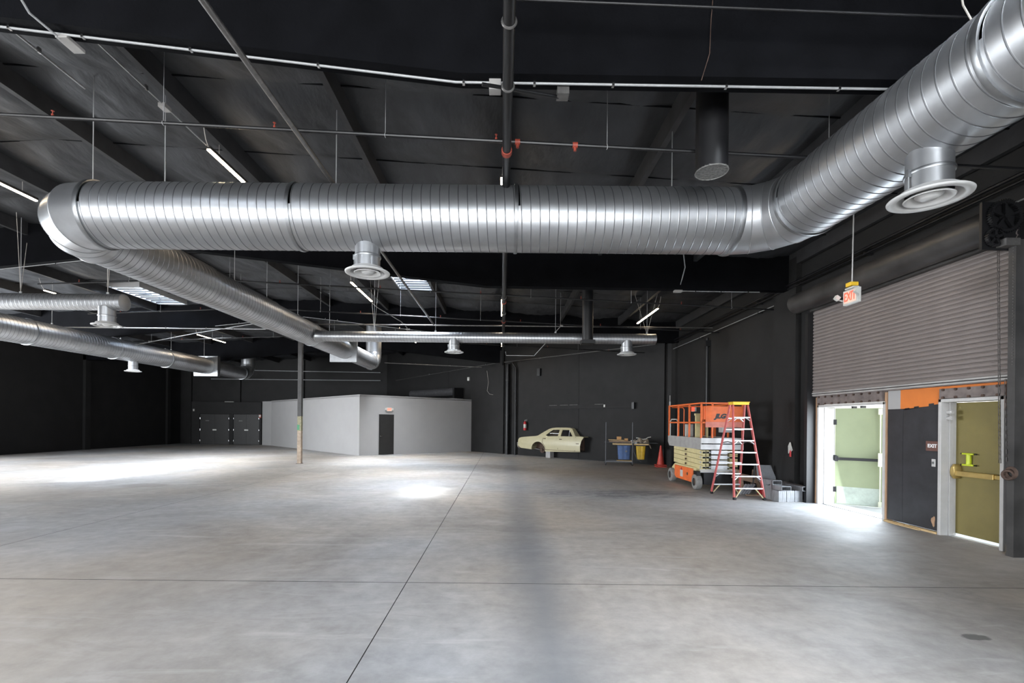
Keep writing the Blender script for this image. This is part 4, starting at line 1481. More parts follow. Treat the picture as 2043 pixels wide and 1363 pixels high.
t = thing('alarm_box', 'small faded red alarm box at the corner of the black doors and white room', 'alarm', (-17.80, 34.98, 2.1))
G().box((-0.10, -0.06, -0.13), (0.08, 0.02, 0.13)).build('box', 'red', t, flat=True, bevel=0.01)
G().box((-0.08, -0.075, -0.03), (0.06, -0.06, 0.10)).build('cover', 'signwhite', t, flat=True)

# ------------------------------------------------------------------ fire extinguisher
t = thing('fire_extinguisher', 'red fire extinguisher hung on the diagonal wall above the car boot', 'extinguisher', tuple(dw(0.75, 0.14, 1.40)))
G().lathe([(0.001, 0), (0.075, 0.0), (0.085, 0.02), (0.085, 0.38), (0.07, 0.44), (0.035, 0.48), (0.03, 0.50), (0.001, 0.50)], 20).build('cylinder', 'extred', t)
G().cyl((0, 0, 0.13), (0, 0, 0.33), 0.087, 20, cap=False).build('label_band', 'signwhite', t)
q = G().cyl((0, 0, 0.5), (0, 0, 0.56), 0.025, 10).beam((-0.02, 0, 0.56), (0.12, -0.05, 0.60), 0.025, 0.012).beam((-0.02, 0, 0.54), (0.11, -0.05, 0.53), 0.025, 0.012)
q.build('valve_handle', 'steel', t)
G().tube([(-0.02, 0, 0.53), (-0.11, -0.03, 0.5), (-0.12, -0.03, 0.3), (-0.11, -0.03, 0.12)], 0.013, 8).build('hose', 'blackmetal', t)

# ------------------------------------------------------------------ car shell on the diagonal wall
OFFC = 0.52
t = thing('car_body', 'pale yellow sedan body shell without nose or wheels mounted against the diagonal wall', 'car', tuple(dw(2.6, OFFC, 0)), atan2(dv.y, dv.x))


def lean(z):
    """how far the side stands in from the widest line, by height"""
    if z < 0.70:
        return 0.10 * (0.70 - z) ** 1.3
    if z < 1.12:
        return 0.06 * ((z - 0.70) / 0.42) ** 2
    return 0.06 + 0.42 * (z - 1.12)


def side(polys, y0, thick, name, m, parent, cuts=True, rim=True):
    """polys: outline then holes, in (s, z); s along the body. Makes a curved panel facing -y with a return towards the wall"""
    t0 = 2.6
    tris = tessellate_polygon([[Vector((a, b, 0)) for a, b in p] for p in polys])
    flat = [p for pl in polys for p in pl]
    me = bpy.data.meshes.new('tmp')
    bm = bmesh.new()
    vs = [bm.verts.new((a - t0, 0, b)) for a, b in flat]
    for tr in tris:
        try:
            bm.faces.new([vs[i] for i in tr])
        except ValueError:
            pass
    for zc in (0.45, 0.58, 0.66, 0.74, 0.86, 0.98, 1.06, 1.12, 1.3, 1.45):
        bmesh.ops.bisect_plane(bm, geom=bm.verts[:] + bm.edges[:] + bm.faces[:], plane_co=(0, 0, zc), plane_no=(0, 0, 1))
    for xc in (-1.8, -1.2, -0.6, 0, 0.6, 1.2, 1.8):
        bmesh.ops.bisect_plane(bm, geom=bm.verts[:] + bm.edges[:] + bm.faces[:], plane_co=(xc, 0, 0), plane_no=(1, 0, 0))
    for v in bm.verts:
        endl = max(0.0, (-1.45 - v.co.x)) * 0.28
        v.co.y = y0 + lean(v.co.z) + endl ** 1.6
    if rim:
        be = [e for e in bm.edges if e.is_boundary]
        r = bmesh.ops.extrude_edge_only(bm, edges=be)
        for v in [g for g in r['geom'] if isinstance(g, bmesh.types.BMVert)]:
            v.co.y = max(v.co.y + 0.02, y0 + thick)
        dead = [f for f in bm.faces if f.calc_center_median().x > 1.98 and min(v.co.z for v in f.verts) < 1.10 and max(v.co.y for v in f.verts) > y0 + thick - 0.02]
        bmesh.ops.delete(bm, geom=dead, context='FACES')
    bmesh.ops.recalc_face_normals(bm, faces=bm.faces)
    bm.to_mesh(me)
    bm.free()
    me.name = name
    me.shade_smooth()
    me.set_sharp_from_angle(angle=radians(32))
    me.materials.append(M[m])
    o = bpy.data.objects.new(name, me)
    C.objects.link(o)
    o.parent = parent
    return o


arch = []
for k in range(13):
    a = pi * (1.0 - k / 12)
    arch.append((1.99 + 0.46 * cos(a), 0.40 + 0.43 * sin(a)))
outline = [(0.56, 0.50), (0.52, 0.72), (0.55, 0.90), (0.62, 0.985), (0.80, 1.03), (1.25, 1.075), (1.82, 1.12), (1.95, 1.15), (2.3, 1.36), (2.58, 1.505), (2.78, 1.555), (3.0, 1.578), (3.45, 1.585), (3.88, 1.575), (4.02, 1.535), (4.32, 1.17), (4.79, 1.155), (4.83, 1.12), (4.72, 0.95), (4.66, 0.70), (4.65, 0.40), (2.46, 0.32)] + arch[::-1] + [(0.80, 0.44)]
w1 = [(2.46, 1.165), (2.66, 1.34), (2.84, 1.455), (3.27, 1.465), (3.25, 1.145), (2.60, 1.125)]
w2 = [(3.42, 1.145), (3.43, 1.465), (3.86, 1.468), (4.16, 1.155)]
side([outline, w1, w2], 0.0, OFFC - 0.03, 'body_shell', 'carpaint', t)
for w_ in (w1, w2):
    side([w_], 0.055, 0.1, 'side_window', 'carglass', t, rim=False)
# far inside so the glass opens on darkness
q = G().prism([(a - 2.6, b) for a, b in [(0.6, 0.45), (0.6, 0.95), (1.9, 1.1), (2.8, 1.5), (3.95, 1.5), (4.3, 1.12), (4.6, 1.1), (4.6, 0.45)]], lambda a, b: (a, OFFC - 0.10, b), lambda a, b: (a, OFFC - 0.02, b))
q.build('inner_floor', 'rust', t, flat=True)
q = G()
q.beam((2.66 - 2.6, 0.16, 1.285), (3.25 - 2.6, 0.16, 1.275), 0.012, 0.012)
q.build('window_rail', 'chrome', t)
q = G().beam((3.90 - 2.6, 0.13, 1.15), (3.90 - 2.6, 0.21, 1.465), 0.025, 0.02)
q.build('quarter_window_post', 'chrome', t)
q = G()
seam = [[(2.30, 1.02), (2.28, 0.80), (2.44, 0.62), (2.48, 0.40)], [(3.33, 1.13), (3.29, 0.48)], [(4.35, 1.13), (4.34, 0.42)]]
for sm in seam:
    q.tube([(a - 2.6, lean(b) - 0.001, b) for a, b in sm], 0.011, 5)
q.tube([(a - 2.6, lean(0.42) - 0.0, 0.425) for a in (2.48, 3.4, 4.64)], 0.010, 5)
q.build('door_seam', 'rust', t)
for a, z in ((2.42, 1.0), (3.45, 0.99)):
    G().box((a - 2.6 - 0.07, lean(z) - 0.03, z - 0.018), (a - 2.6 + 0.08, lean(z), z + 0.018)).build('door_handle', 'rust', t, flat=True, bevel=0.004)
G().box((4.5 - 2.6 - 0.09, lean(.8) - 0.006, 0.785), (4.5 - 2.6 + 0.09, lean(.8), 0.815)).build('emblem', 'rust', t, flat=True)
q = G()
bp_ = [(-2.10, 0.30), (-2.13, 0.22), (-2.13, 0.12), (-2.06, 0.04), (-1.92, -0.02)]
for k in range(len(bp_) - 1):
    pass
q.tube([(-1.93, 0.02, 0.44), (-2.04, 0.06, 0.50), (-2.12, 0.10, 0.60), (-2.14, 0.12, 0.72), (-2.11, 0.2, 0.74), (-2.11, 0.45, 0.74)], 0.045, 8)
q.build('rear_bumper', 'chrome', t)
q = G()
ap = [(1.99 - 2.6 + 0.46 * cos(pi - pi * k / 12), 0.40 + 0.43 * sin(pi - pi * k / 12)) for k in range(13)]
for k in range(12):
    a, b = ap[k], ap[k + 1]
    q.add([(a[0], 0.05, a[1]), (b[0], 0.05, b[1]), (b[0], OFFC - 0.03, b[1]), (a[0], OFFC - 0.03, a[1])], [(0, 1, 2, 3)])
q.build('wheel_arch', 'rust', t)
q = G().cyl((2.18 - 2.6, 0.14, 0.40), (2.18 - 2.6, 0.45, 0.40), 0.17, 20).cyl((2.18 - 2.6, 0.08, 0.40), (2.18 - 2.6, 0.14, 0.40), 0.07, 14)
for k in range(5):
    a = 2 * pi * k / 5
    q.cyl((2.18 - 2.6 + 0.11 * cos(a), 0.10, 0.40 + 0.11 * sin(a)), (2.18 - 2.6 + 0.11 * cos(a), 0.14, 0.40 + 0.11 * sin(a)), 0.014, 6)
q.build('brake_drum', 'rust', t)
q = G()
for k in range(6):
    q.beam((1.55 - 2.6 + k * 0.10, 0.25, 0.44 - 0.01 * k), (1.66 - 2.6 + k * 0.10, 0.25, 0.43 - 0.01 * k), 0.06, 0.02)
q.build('leaf_spring', 'steel', t)
q = G().box((2.45 - 2.6, 0.10, 0.0), (2.74 - 2.6, 0.42, 0.34))
t2 = q.build('support_block', 'liftgrey', None, flat=True)
t2.location = t.location
t2.rotation_euler = t.rotation_euler
tag(t2, 'pale grey block standing under the car body sill', 'block')


# ------------------------------------------------------------------ utility cart, bags and what lies on it
t = thing('utility_cart', 'grey tube cart with tall end posts and casters by the diagonal wall', 'cart', (5.1, 20.55, 0), -0.75 + 0.55)
CW = 1.12
for x in (-CW / 2, CW / 2):
    G().cyl((x, 0, 0.1), (x, 0, 1.88), 0.022, 10).build('post', 'greytube', t)
    G().cyl((x, 0.55, 0.1), (x, 0.55, 1.05), 0.02, 10).build('post', 'greytube', t)
q = G()
q.beam((-CW / 2, 0, 0.17), (CW / 2, 0, 0.17), 0.05, 0.05).beam((-CW / 2, 0.55, 0.17), (CW / 2, 0.55, 0.17), 0.05, 0.05)
q.beam((-CW / 2, 0, 0.17), (-CW / 2, 0.55, 0.17), 0.05, 0.05).beam((CW / 2, 0, 0.17), (CW / 2, 0.55, 0.17), 0.05, 0.05)
q.build('base_frame', 'greytube', t)
G().box((-0.1, 0.02, 0.195), (CW / 2, 0.52, 0.215)).build('deck', 'board', t, flat=True)
q = G()
for y in (0.0, 0.55):
    q.cyl((-CW / 2 - 0.08, y, 1.0), (CW / 2 + 1.05, y, 0.985), 0.013, 8)
q.build('side_rail', 'greytube', t)
for x in (-CW / 2, CW / 2):
    for y in (0, 0.55):
        q = G().cyl((x - 0.02, y, 0.055), (x + 0.02, y, 0.055), 0.055, 14).box((x - 0.03, y - 0.015, 0.05), (x + 0.03, y + 0.015, 0.15))
        q.build('caster', 'blackmetal', t)
G().tube([(CW / 2 + 0.03, 0.02, 1.0), (CW / 2 + 0.06, 0.02, 0.6), (CW / 2 + 0.2, 0.02, 0.28), (CW / 2 + 0.38, 0.1, 0.18)], 0.018, 8).build('brace_tube', 'greytube', t)
inv = wmat(t)


def on_cart(name, label, cat, loc, rot=0.0):
    return thing(name, label, cat, tuple(inv @ Vector(loc)), t.rotation_euler.z + rot)


def bag(name, label, m, x0, x1, y0, y1, z0, z1, taper):
    b = on_cart(name, label, 'bag', ((x0 + x1) / 2, (y0 + y1) / 2, z0))
    wx, wy, h = (x1 - x0) / 2, (y1 - y0) / 2, z1 - z0
    n = 40
    rs = []
    vs, fs = [], []
    lv = 9
    for i in range(lv):
        f = i / (lv - 1)
        k = taper + (1 - taper) * f
        for j in range(n):
            a = 2 * pi * j / n
            ca, sa = cos(a), sin(a)
            sq = 1 / max(abs(ca), abs(sa)) ** 0.75
            fold = 1 + 0.06 * sin(9 * a) * (0.4 + 0.6 * f)
            vs.append((wx * k * ca * sq * fold, wy * k * sa * sq * fold, h * f))
    for i in range(lv - 1):
        for j in range(n):
            j2 = (j + 1) % n
            fs.append((i * n + j, i * n + j2, (i + 1) * n + j2, (i + 1) * n + j))
    fs.append(tuple(range(n))[::-1])
    G().add(vs, fs).build('sack', m, b, sharp=80)
    q = G().torus((0, 0, h), (0, 0, 1), 1.0, 0.02, 32, 6)
    for v in q.v:
        r0 = sqrt(v.x ** 2 + v.y ** 2)
        a = atan2(v.y, v.x)
        sq = 1 / max(abs(cos(a)), abs(sin(a))) ** 0.75
        v.x = cos(a) * (wx * sq + (r0 - 1))
        v.y = sin(a) * (wy * sq + (r0 - 1))
    q.build('rim', 'greytube', b)
    return b


bb = bag('laundry_bag', 'blue fabric bag hanging inside the utility cart', 'bluebag', -0.06, 0.50, 0.06, 0.5, 0.26, 0.88, 0.86)
pts = []
for k in range(10):
    a = 2 * pi * k / 10
    r = 0.055 * (1 if k % 2 else 0.6)
    pts.append((0.08 + r * cos(a), 0.36 + r * sin(a)))
G().prism(pts, lambda a, b: (a, -0.235, b), lambda a, b: (a, -0.20, b)).build('printed_mark', 'grille', bb, flat=True)
bag('laundry_bag', 'yellow vinyl bag at the right end of the utility cart', 'yellowbag', 0.72, 1.12, 0.10, 0.46, 0.27, 0.87, 0.78)
b = on_cart('plywood_board', 'upper pale plywood board lying across the cart under the boxes', 'board', (-0.12, 0.25, 1.10))
G().box((-0.33, -0.25, -0.015), (0.33, 0.25, 0.015), Matrix.Rotation(0.03, 4, 'Y')).build('board', 'board', b, flat=True)
b = on_cart('plywood_board', 'lower long plywood board across the rails of the cart', 'board', (0.48, 0.27, 0.93))
G().box((-0.75, -0.25, -0.03), (0.75, 0.25, 0.03)).build('board', 'board', b, flat=True)
b = on_cart('plywood_board', 'dark board lying between the two pale boards on the cart', 'board', (0.0, 0.27, 1.03))
G().box((-0.42, -0.26, -0.03), (0.55, 0.26, 0.03)).build('board', 'oldwood', b, flat=True)
for k, (x, w_, h_, lab) in enumerate(((0.0, 0.19, 0.13, 'small brown cardboard box on the left of the cart boards'), (0.30, 0.15, 0.11, 'small brown cardboard box beside the middle post of the cart'))):
    b = on_cart('cardboard_box', lab, 'box', (x, 0.22, 1.12 if k == 0 else 1.065))
    G().box((-w_ / 2, -0.09, 0), (w_ / 2, 0.09, h_)).build('box', 'cardboard', b, flat=True, bevel=0.004)
    G().box((-w_ / 2, -0.003, h_), (w_ / 2, 0.003, h_ + 0.002)).build('flap_seam', 'rust', b, flat=True)
b = on_cart('canvas_heap', 'crumpled beige canvas heaped on the right half of the cart', 'cloth', (0.92, 0.24, 0.97))
nx, ny = 34, 18
vs, fs = [], []
for i in range(nx):
    for j in range(ny):
        x = -0.42 + 0.84 * i / (nx - 1)
        y = -0.24 + 0.48 * j / (ny - 1)
        e = max(0, 1 - (x / 0.42) ** 2) * max(0, 1 - (y / 0.25) ** 2)
        z = 0.20 * e ** 0.5 * (0.8 + 0.9 * noise.noise(Vector((x * 6, y * 6, 2)))) + 0.03 * noise.noise(Vector((x * 19, y * 19, 5)))
        if i > nx - 5:
            z -= (i - nx + 5) * 0.055
        vs.append((x, y, max(z, 0.0) if i <= nx - 5 else z))
for i in range(nx - 1):
    for j in range(ny - 1):
        fs.append((i * ny + j, (i + 1) * ny + j, (i + 1) * ny + j + 1, i * ny + j + 1))
G().add(vs, fs).build('cloth', 'canvas', b, sharp=60)
G().tube([(-0.2, -0.05, 0.24), (-0.05, -0.05, 0.22), (0.08, -0.04, 0.17), (0.2, -0.04, 0.19), (0.3, -0.03, 0.26), (0.42, -0.02, 0.28)], 0.02, 8).build('strap', 'signwhite', b)
b = on_cart('rag', 'pale rag draped over the cart rail beside the middle post', 'cloth', (0.62, 0.10, 0.93))
vs, fs = [], []
for i in range(12):
    for j in range(12):
        x = -0.13 + 0.26 * i / 11
        y = -0.12 + 0.24 * j / 11
        z = 0.16 + 0.09 * noise.noise(Vector((x * 9, y * 9, 8))) - 1.2 * max(0, -0.02 - y)
        vs.append((x, y, z))
for i in range(11):
    for j in range(11):
        fs.append((i * 12 + j, (i + 1) * 12 + j, (i + 1) * 12 + j + 1, i * 12 + j + 1))
G().add(vs, fs).build('cloth', 'diff', b, sharp=80)

# ------------------------------------------------------------------ traffic cones (stacked)
for k, z in enumerate((0.0, 0.07)):
    t = thing('traffic_cone', ('lower red traffic cone of the nested pair beside the cart', 'upper red traffic cone of the nested pair beside the cart')[k], 'cone', (6.72, 20.0, z))
    G().lathe([(0.15, 0.04), (0.145, 0.07), (0.035, 0.80), (0.028, 0.84), (0.001, 0.84)], 24).build('cone', 'cone', t)
    q = G().box((-0.20, -0.20, 0.0), (0.20, 0.20, 0.04))
    q.build('base', 'cone', t, flat=True, bevel=0.012)

# ------------------------------------------------------------------ scissor lift
t = thing('scissor_lift', 'orange and cream scissor lift parked by the right wall behind the ladder', 'lift', (5.44, 12.95, 0))
LW, LL = 1.17, 2.45
# chassis
q = G().prism([(0.46, 0.44), (0.60, 0.17), (2.0, 0.17), (2.30, 0.34), (2.30, 0.46), (2.05, 0.60), (0.46, 0.60)], lambda a, b: (0.05, a, b), lambda a, b: (LW - 0.05, a, b))
q.build('chassis', 'liftcream', t, flat=True, bevel=0.01)
q = G().prism([(0.66, 0.16), (1.85, 0.16), (1.98, 0.24), (1.98, 0.55), (0.60, 0.55), (0.60, 0.22)], lambda a, b: (0.015, a, b), lambda a, b: (0.06, a, b))
pnl = q.build('access_panel', 'liftorange', t, flat=True, bevel=0.008)
G().cyl((0.009, 0.95, 0.37), (0.015, 0.95, 0.37), 0.05, 6).build('panel_handle', 'rust', pnl)
G().box((0.009, 1.30, 0.24), (0.015, 1.50, 0.44)).build('warning_label', 'signwhite', pnl, flat=True)
G().prism([(1.32, 0.44), (1.48, 0.44), (1.40, 0.52)], lambda a, b: (0.008, a, b), lambda a, b: (0.015, a, b)).build('warning_label', 'extred', pnl, flat=True)
q = G().box((0.14, 0.10, 0.16), (LW - 0.14, 0.46, 0.48)).cyl((0.0, 0.28, 0.215), (LW, 0.28, 0.215), 0.045, 12)
q.build('front_plate', 'blackmetal', t, flat=True)
for x in (0.02, LW - 0.02):
    for y in (0.28, 2.18):
        sx = -1 if x < 0.5 else 1
        wh = G().lathe([(0.11, -0.085), (0.17, -0.085), (0.205, -0.07), (0.215, -0.035), (0.215, 0.035), (0.205, 0.07), (0.17, 0.085), (0.11, 0.085)], 28, (x, y, 0.215), (sx, 0, 0)).build('tyre', 'tyre', t)
        G().lathe([(0.001, 0.05), (0.04, 0.05), (0.05, 0.035), (0.11, 0.04), (0.11, -0.07)], 20, (x, y, 0.215), (sx, 0, 0)).build('hub', 'rust', wh)
    G().box((x - 0.05, 0.16, 0.30), (x + 0.05, 0.40, 0.52)).build('steering_knuckle', 'blackmetal', t, flat=True)
# folded scissor stack
for k in range(4):
    z = 0.60 + k * 0.138
    for x, dy in ((0.10, 0.0), (0.22, 0.05), (LW - 0.30, 0.05), (LW - 0.18, 0.0)):
        q = G().beam((x + 0.045, 0.12 + dy, z + 0.01 + 0.012), (x + 0.045, 2.30, z + 0.085), 0.075, 0.128)
        arm = q.build('scissor_arm', 'liftcream', t)
        G().box((x + 0.005, 0.112 + dy, z + 0.0), (x + 0.085, 0.118 + dy, z + 0.05)).build('arm_end_hole', 'dark', arm, flat=True)
    G().cyl((0.08, 0.22, z + 0.03), (LW - 0.08, 0.22, z + 0.03), 0.03, 10).build('cross_tube', 'liftalu', t)
    G().box((0.36, 0.16, z - 0.02), (LW - 0.36, 0.2, z + 0.085)).build('cross_plate', 'liftalu', t, flat=True)
    G().cyl((0.09, 1.25, z + 0.05), (0.06, 1.25, z + 0.05), 0.03, 10).build('pivot_pin', 'rust', t)
q = G()
for k in range(3):
    q.box((0.02, 0.04 + 0.02 * k, 0.50 + 0.03 * k), (LW - 0.02, 0.07 + 0.02 * k, 0.52 + 0.03 * k))
q.build('ladder_rung', 'liftalu', t, flat=True)
# platform deck: front ends are aluminium, the long sides grey
q = G().box((0.0, -0.01, 1.13), (LW, 0.02, 1.275)).box((0.0, -0.03, 1.30), (LW, 0.02, 1.45))
q.build('deck_front', 'liftalu', t, flat=True, bevel=0.004)
q = G().prism([(0.02, 1.13), (2.42, 1.13), (2.55, 1.25), (2.55, 1.45), (0.02, 1.45)], lambda a, b: (0.0, a, b), lambda a, b: (0.04, a, b))
q.build('deck_side', 'liftgrey', t, flat=True)
q = G().prism([(0.02, 1.13), (2.42, 1.13), (2.55, 1.25), (2.55, 1.45), (0.02, 1.45)], lambda a, b: (LW - 0.04, a, b), lambda a, b: (LW, a, b))
q.build('deck_side', 'liftgrey', t, flat=True)
G().box((0.04, 0.02, 1.40), (LW - 0.04, 2.52, 1.43)).build('deck', 'liftgrey', t, flat=True)
# railing
r = 0.021
RT, RM = 2.40, 1.87
posts = [(0.02, 0.02), (LW - 0.02, 0.02), (0.02, 2.5), (LW - 0.02, 2.5), (0.02, 0.85), (LW - 0.02, 0.85), (0.02, 1.7), (LW - 0.02, 1.7), (0.32, 0.02)]
for x, y in posts:
    G().box((x - r, y - r, 1.43), (x + r, y + r, RT)).build('rail_post', 'liftorange', t, flat=True)
for z in (RT, RM):
    for a, b in (((0.02, 0.02), (0.02, 2.5)), ((LW - 0.02, 0.02), (LW - 0.02, 2.5)), ((0.02, 0.02), (LW - 0.02, 0.02)), ((0.02, 2.5), (LW - 0.02, 2.5))):
        G().beam((*a, z), (*b, z), 0.042, 0.042).build('rail', 'liftorange', t)
G().tube([(0.02, 1.75, 1.43), (0.02, 1.75, 1.9), (0.02, 1.85, 1.97), (0.02, 2.3, 1.97), (0.02, 2.4, 1.9), (0.02, 2.4, 1.43)], 0.018, 8).build('grab_rail', 'signwhite', t)
G().tube([(0.5, 2.5, 1.43), (0.5, 2.5, 2.3), (0.45, 2.5, 2.36), (0.1, 2.5, 2.36)], 0.018, 8).build('gate_bar', 'liftorange', t)
G().box((0.02, 2.48, 2.42), (0.05, 2.52, 2.55)).build('antenna', 'frame', t, flat=True)
G().cyl((0.035, 2.5, 2.3), (0.035, 2.5, 2.75), 0.008, 6).build('antenna', 'frame', t)
G().box((0.12, -0.025, 1.74), (LW - 0.05, 0.0, 1.89)).build('lower_panel', 'fadedorange', t, flat=True)
G().box((0.30, 0.0, 1.275), (LW, 0.01, 1.30)).build('gap_shade_strip', 'dark', t, flat=True)  # black strip standing in for the shade between the deck plates
pn = G().box((0.12, -0.03, 1.89), (LW - 0.05, 0.0, 2.32)).build('sign_panel', 'liftorange', t, flat=True, bevel=0.006)
text('lettering', 'JLG', 0.165, 'jlgtext', pn, (5.44 + 0.51, 12.95 - 0.034, 2.04), FACE_S, 0.002, shear=0.28, bold=0.012, sx=1.15)
pn.location.z = 0
G().box((0.08, 0.0, 1.95), (0.16, 0.18, 2.3)).build('control_case', 'liftorange', t, flat=True, bevel=0.01)
G().box((0.62, 0.10, 1.60), (0.92, 0.30, 1.76)).build('control_box', 'liftgrey', t, flat=True, bevel=0.006)
G().box((0.36, 1.95, 1.43), (0.58, 2.05, 1.82)).build('manual_case', 'signwhite', t, flat=True)
q = G().box((0.30, 1.05, 1.43), (0.42, 1.13, 2.10)).box((0.62, 1.05, 1.43), (0.66, 1.13, 2.10)).box((0.28, 1.03, 2.08), (0.68, 1.15, 2.14))
q.build('pedestal', 'liftcream', t, flat=True)

# ------------------------------------------------------------------ step ladder
t = thing('step_ladder', 'tall red step ladder with a yellow cap standing in front of the lift', 'ladder', (5.98, 11.97, 0))
HT = 2.33
legs = {}
for fy in (-1, 1):
    for fx in (-1, 1):
        top = Vector((fx * 0.17, fy * 0.07, HT))
        bot = Vector((fx * 0.36 + (0.02 if fy < 0 else -0.08), fy * 0.52, 0))
        legs[fx, fy] = (bot, top)
        q = G()
        d = (top - bot).normalized()
        q.beam(bot + Vector((fx * 0.012, 0, 0)), top + Vector((fx * 0.012, 0, 0)), 0.022, 0.075, (0, 1, 0))
        ft = q.build('side_rail', 'redrail', t)
        G().beam(bot, bot + d * 0.06, 0.05, 0.09, (0, 1, 0)).build('foot', 'blackmetal', ft)
for fy in (-1, 1):
    for k in range(1, 8):
        z = k * 0.288 - (0.0 if fy < 0 else 0.02)
        f = z / HT
        a = legs[-1, fy][0].lerp(legs[-1, fy][1], f)
        b = legs[1, fy][0].lerp(legs[1, fy][1], f)
        tr = G().box((a.x, a.y - 0.042, z - 0.03), (b.x, a.y + 0.042, z)).build('tread', 'alu', t, flat=True, bevel=0.004)
        if k in (1, 2, 5, 7):
            m_ = 'paleyellow' if k == 1 else 'alu'
            q = G()
            drop = 0.27 if k == 1 else 0.10
            for p, s_ in ((a, 1), (b, -1)):
                f2 = max(0.01, (z - drop) / HT)
                e = legs[-s_, fy][0].lerp(legs[-s_, fy][1], f2)
                q.beam((p.x + s_ * (0.16 if k == 1 else 0.08), a.y, z - 0.03), (e.x, e.y, z - drop), 0.012, 0.05, (0, 1, 0))
            q.build('tread_brace', m_, t)
q = G().box((-0.20, -0.13, HT - 0.01), (0.20, 0.13, HT + 0.06)).box((-0.215, -0.14, HT + 0.045), (0.215, 0.14, HT + 0.065))
q.build('top_cap', 'yellowplastic', t, flat=True, bevel=0.012)
for fx in (-1, 1):
    z = 1.35
    a = legs[fx, -1][0].lerp(legs[fx, -1][1], z / HT)
    b = legs[fx, 1][0].lerp(legs[fx, 1][1], z / HT)
    G().tube([a, (a + b) / 2 + Vector((0, 0, 0.04)), b], 0.012, 8).build('spreader', 'steel', t)

# ------------------------------------------------------------------ scrap corner behind the ladder
t = thing('saw_horse', 'low weathered timber sawhorse behind the ladder', 'sawhorse', (6.55, 12.75, 0))
q = G().beam((-0.33, 0, 0.47), (0.30, -0.05, 0.34), 0.07, 0.17)
q.build('top_beam', 'oldwood', t)
for x in (-0.18, 0.26):
    for s_ in (-1, 1):
        G().beam((x, s_ * 0.02, 0.60), (x + 0.04, s_ * 0.24, 0), 0.09, 0.05, (1, 0, 0)).build('leg', 'oldwood', t)
t = thing('sheet_panel', 'bent grey metal sheet leaning on the right wall behind the tubes', 'sheet', (7.05, 12.55, 0))
q = G()
q.add([(-0.30, 0.0, 0.76), (0.10, 0.05, 0.75), (0.24, -0.02, 0.36), (-0.30, -0.1, 0.36), (-0.30, 0.02, 0.76), (0.10, 0.07, 0.75), (0.24, 0.0, 0.36), (-0.30, -0.08, 0.36)],
      [(0, 1, 2, 3), (4, 7, 6, 5), (0, 4, 5, 1), (1, 5, 6, 2), (2, 6, 7, 3), (3, 7, 4, 0)])
q.build('sheet', 'sheet', t, flat=True)
q = G().beam((0.10, 0.06, 0.75), (0.32, 0.05, 0.10), 0.03, 0.04).beam((-0.28, 0.1, 0.75), (-0.34, 0.15, 0), 0.03, 0.04).beam((0.3, 0.06, 0.14), (0.32, 0.06, 0), 0.03, 0.04)
q.build('edge_frame', 'steel', t)
t = thing('metal_offcut', 'short ribbed metal offcut leaning under the sawhorse', 'offcut', (6.35, 12.30, 0))
q = G()
for k in range(4):
    q.beam((-0.16 + 0.07 * k, 0, 0.02), (0.06 + 0.07 * k, 0.10, 0.26), 0.05, 0.03)
q.build('ribs', 'sheet', t)
t = thing('cable_coil', 'coil of red cable on the floor behind the tubes', 'cable', (6.85, 12.35, 0))
q = G()
for k in range(4):
    q.torus((0.01 * k, 0.01 * (k % 2), 0.02 + 0.035 * k), (0.05 * k, 0.03, 1), 0.15 - 0.012 * (k % 2), 0.018, 24, 6)
q.build('coil', 'extred', t)
for i, (x, y, L_, lab) in enumerate(((6.55, 12.15, 0.5, 'thin timber offcut on the floor under the sawhorse'), (6.72, 11.72, 0.32, 'short timber offcut beside the aluminium tubes'))):
    q = G().box((-L_ / 2, -0.05, 0), (L_ / 2, 0.05, 0.06 if i else 0.03)).build('timber_offcut', 'oldwood', None, flat=True)
    q.location = (x, y, 0)
    q.rotation_euler = (0, 0, -0.15)
    tag(q, lab, 'timber')


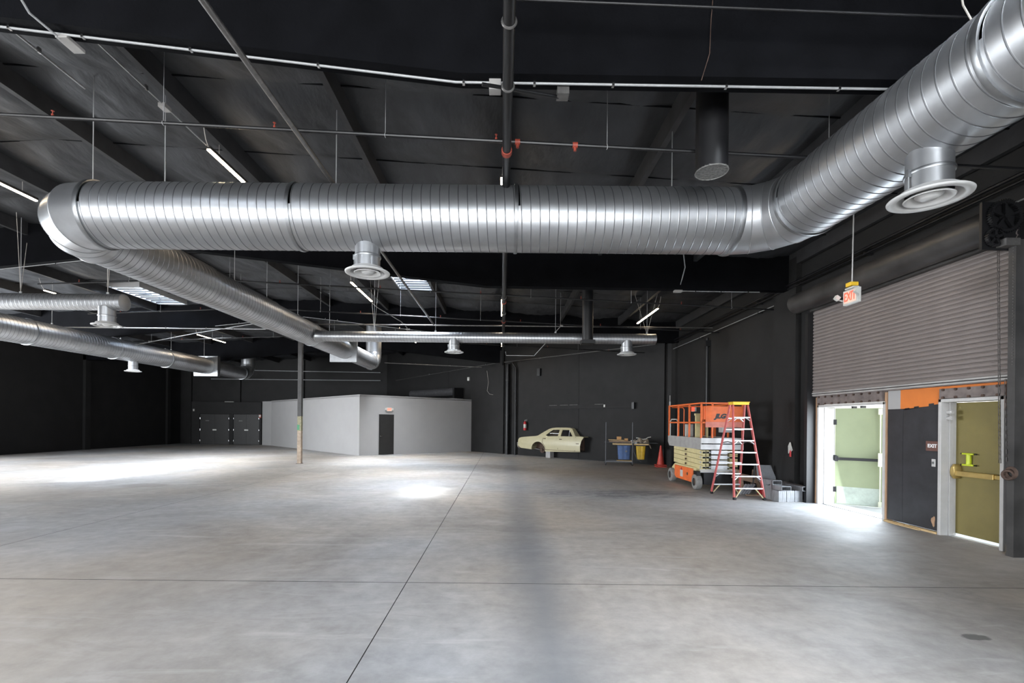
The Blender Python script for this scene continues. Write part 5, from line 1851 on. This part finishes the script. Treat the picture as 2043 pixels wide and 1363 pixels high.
# rectangular aluminium tubes, hollow
def box_tube(name, label, loc, rot, w_, h_, L_, wall=0.008, group=None, axis='Y'):
    o = thing(name, label, 'tube', loc, rot, group)
    q = G()
    outer = [(-w_ / 2, 0), (w_ / 2, 0), (w_ / 2, h_), (-w_ / 2, h_)]
    inn = [(-w_ / 2 + wall, wall), (w_ / 2 - wall, wall), (w_ / 2 - wall, h_ - wall), (-w_ / 2 + wall, h_ - wall)]
    vs = []
    for yy in (0, L_):
        vs += [(a, yy, b) for a, b in outer] + [(a, yy, b) for a, b in inn]
    fs = []
    for k in range(4):
        k2 = (k + 1) % 4
        fs += [(k, k2, 4 + k2, 4 + k), (8 + k, 12 + k, 12 + k2, 8 + k2), (k, 8 + k, 8 + k2, k2), (4 + k, 4 + k2, 12 + k2, 12 + k)]
    q.add(vs, fs)
    if axis == 'Z':                     # stand it on end
        for v in q.v:
            v.y, v.z = v.z - h_ / 2, v.y
    q.build('tube', 'boxtube', o, flat=True, bevel=0.003)
    return o


# standing short tubes in a row, seen on their narrow sides
ang = 0.10
ORD = ['leftmost', 'second', 'third', 'fourth', 'fifth', 'sixth']
for k in range(6):
    box_tube('aluminium_tube', '%s of six short aluminium tubes standing in a row on the floor' % ORD[k], (6.575 + 0.108 * k, 11.30 + 0.02 * k + 0.008 * (k % 2), 0), ang, 0.097, 0.26, 0.265, axis='Z', group='standing aluminium tubes')
for k in range(2):
    box_tube('aluminium_tube', ('near wide aluminium tube standing open topped behind the row of tubes', 'far wide aluminium tube standing open topped behind the row of tubes')[k], (6.66 + 0.07 * k, 11.62 + 0.28 * k, 0), ang, 0.20, 0.25, 0.34 + 0.03 * k, axis='Z')
box_tube('aluminium_tube', 'long open ended aluminium tube lying across the standing tubes toward the doors', (7.19, 11.15, 0.268), 0.02, 0.20, 0.105, 1.0)
box_tube('aluminium_tube', 'short aluminium tube lying flat on the standing row', (6.73, 11.18, 0.268), 0.12, 0.24, 0.10, 0.42)
box_tube('aluminium_tube', 'topmost aluminium tube lying on the wide standing tubes', (6.70, 11.50, 0.372), 0.12, 0.24, 0.10, 0.5)
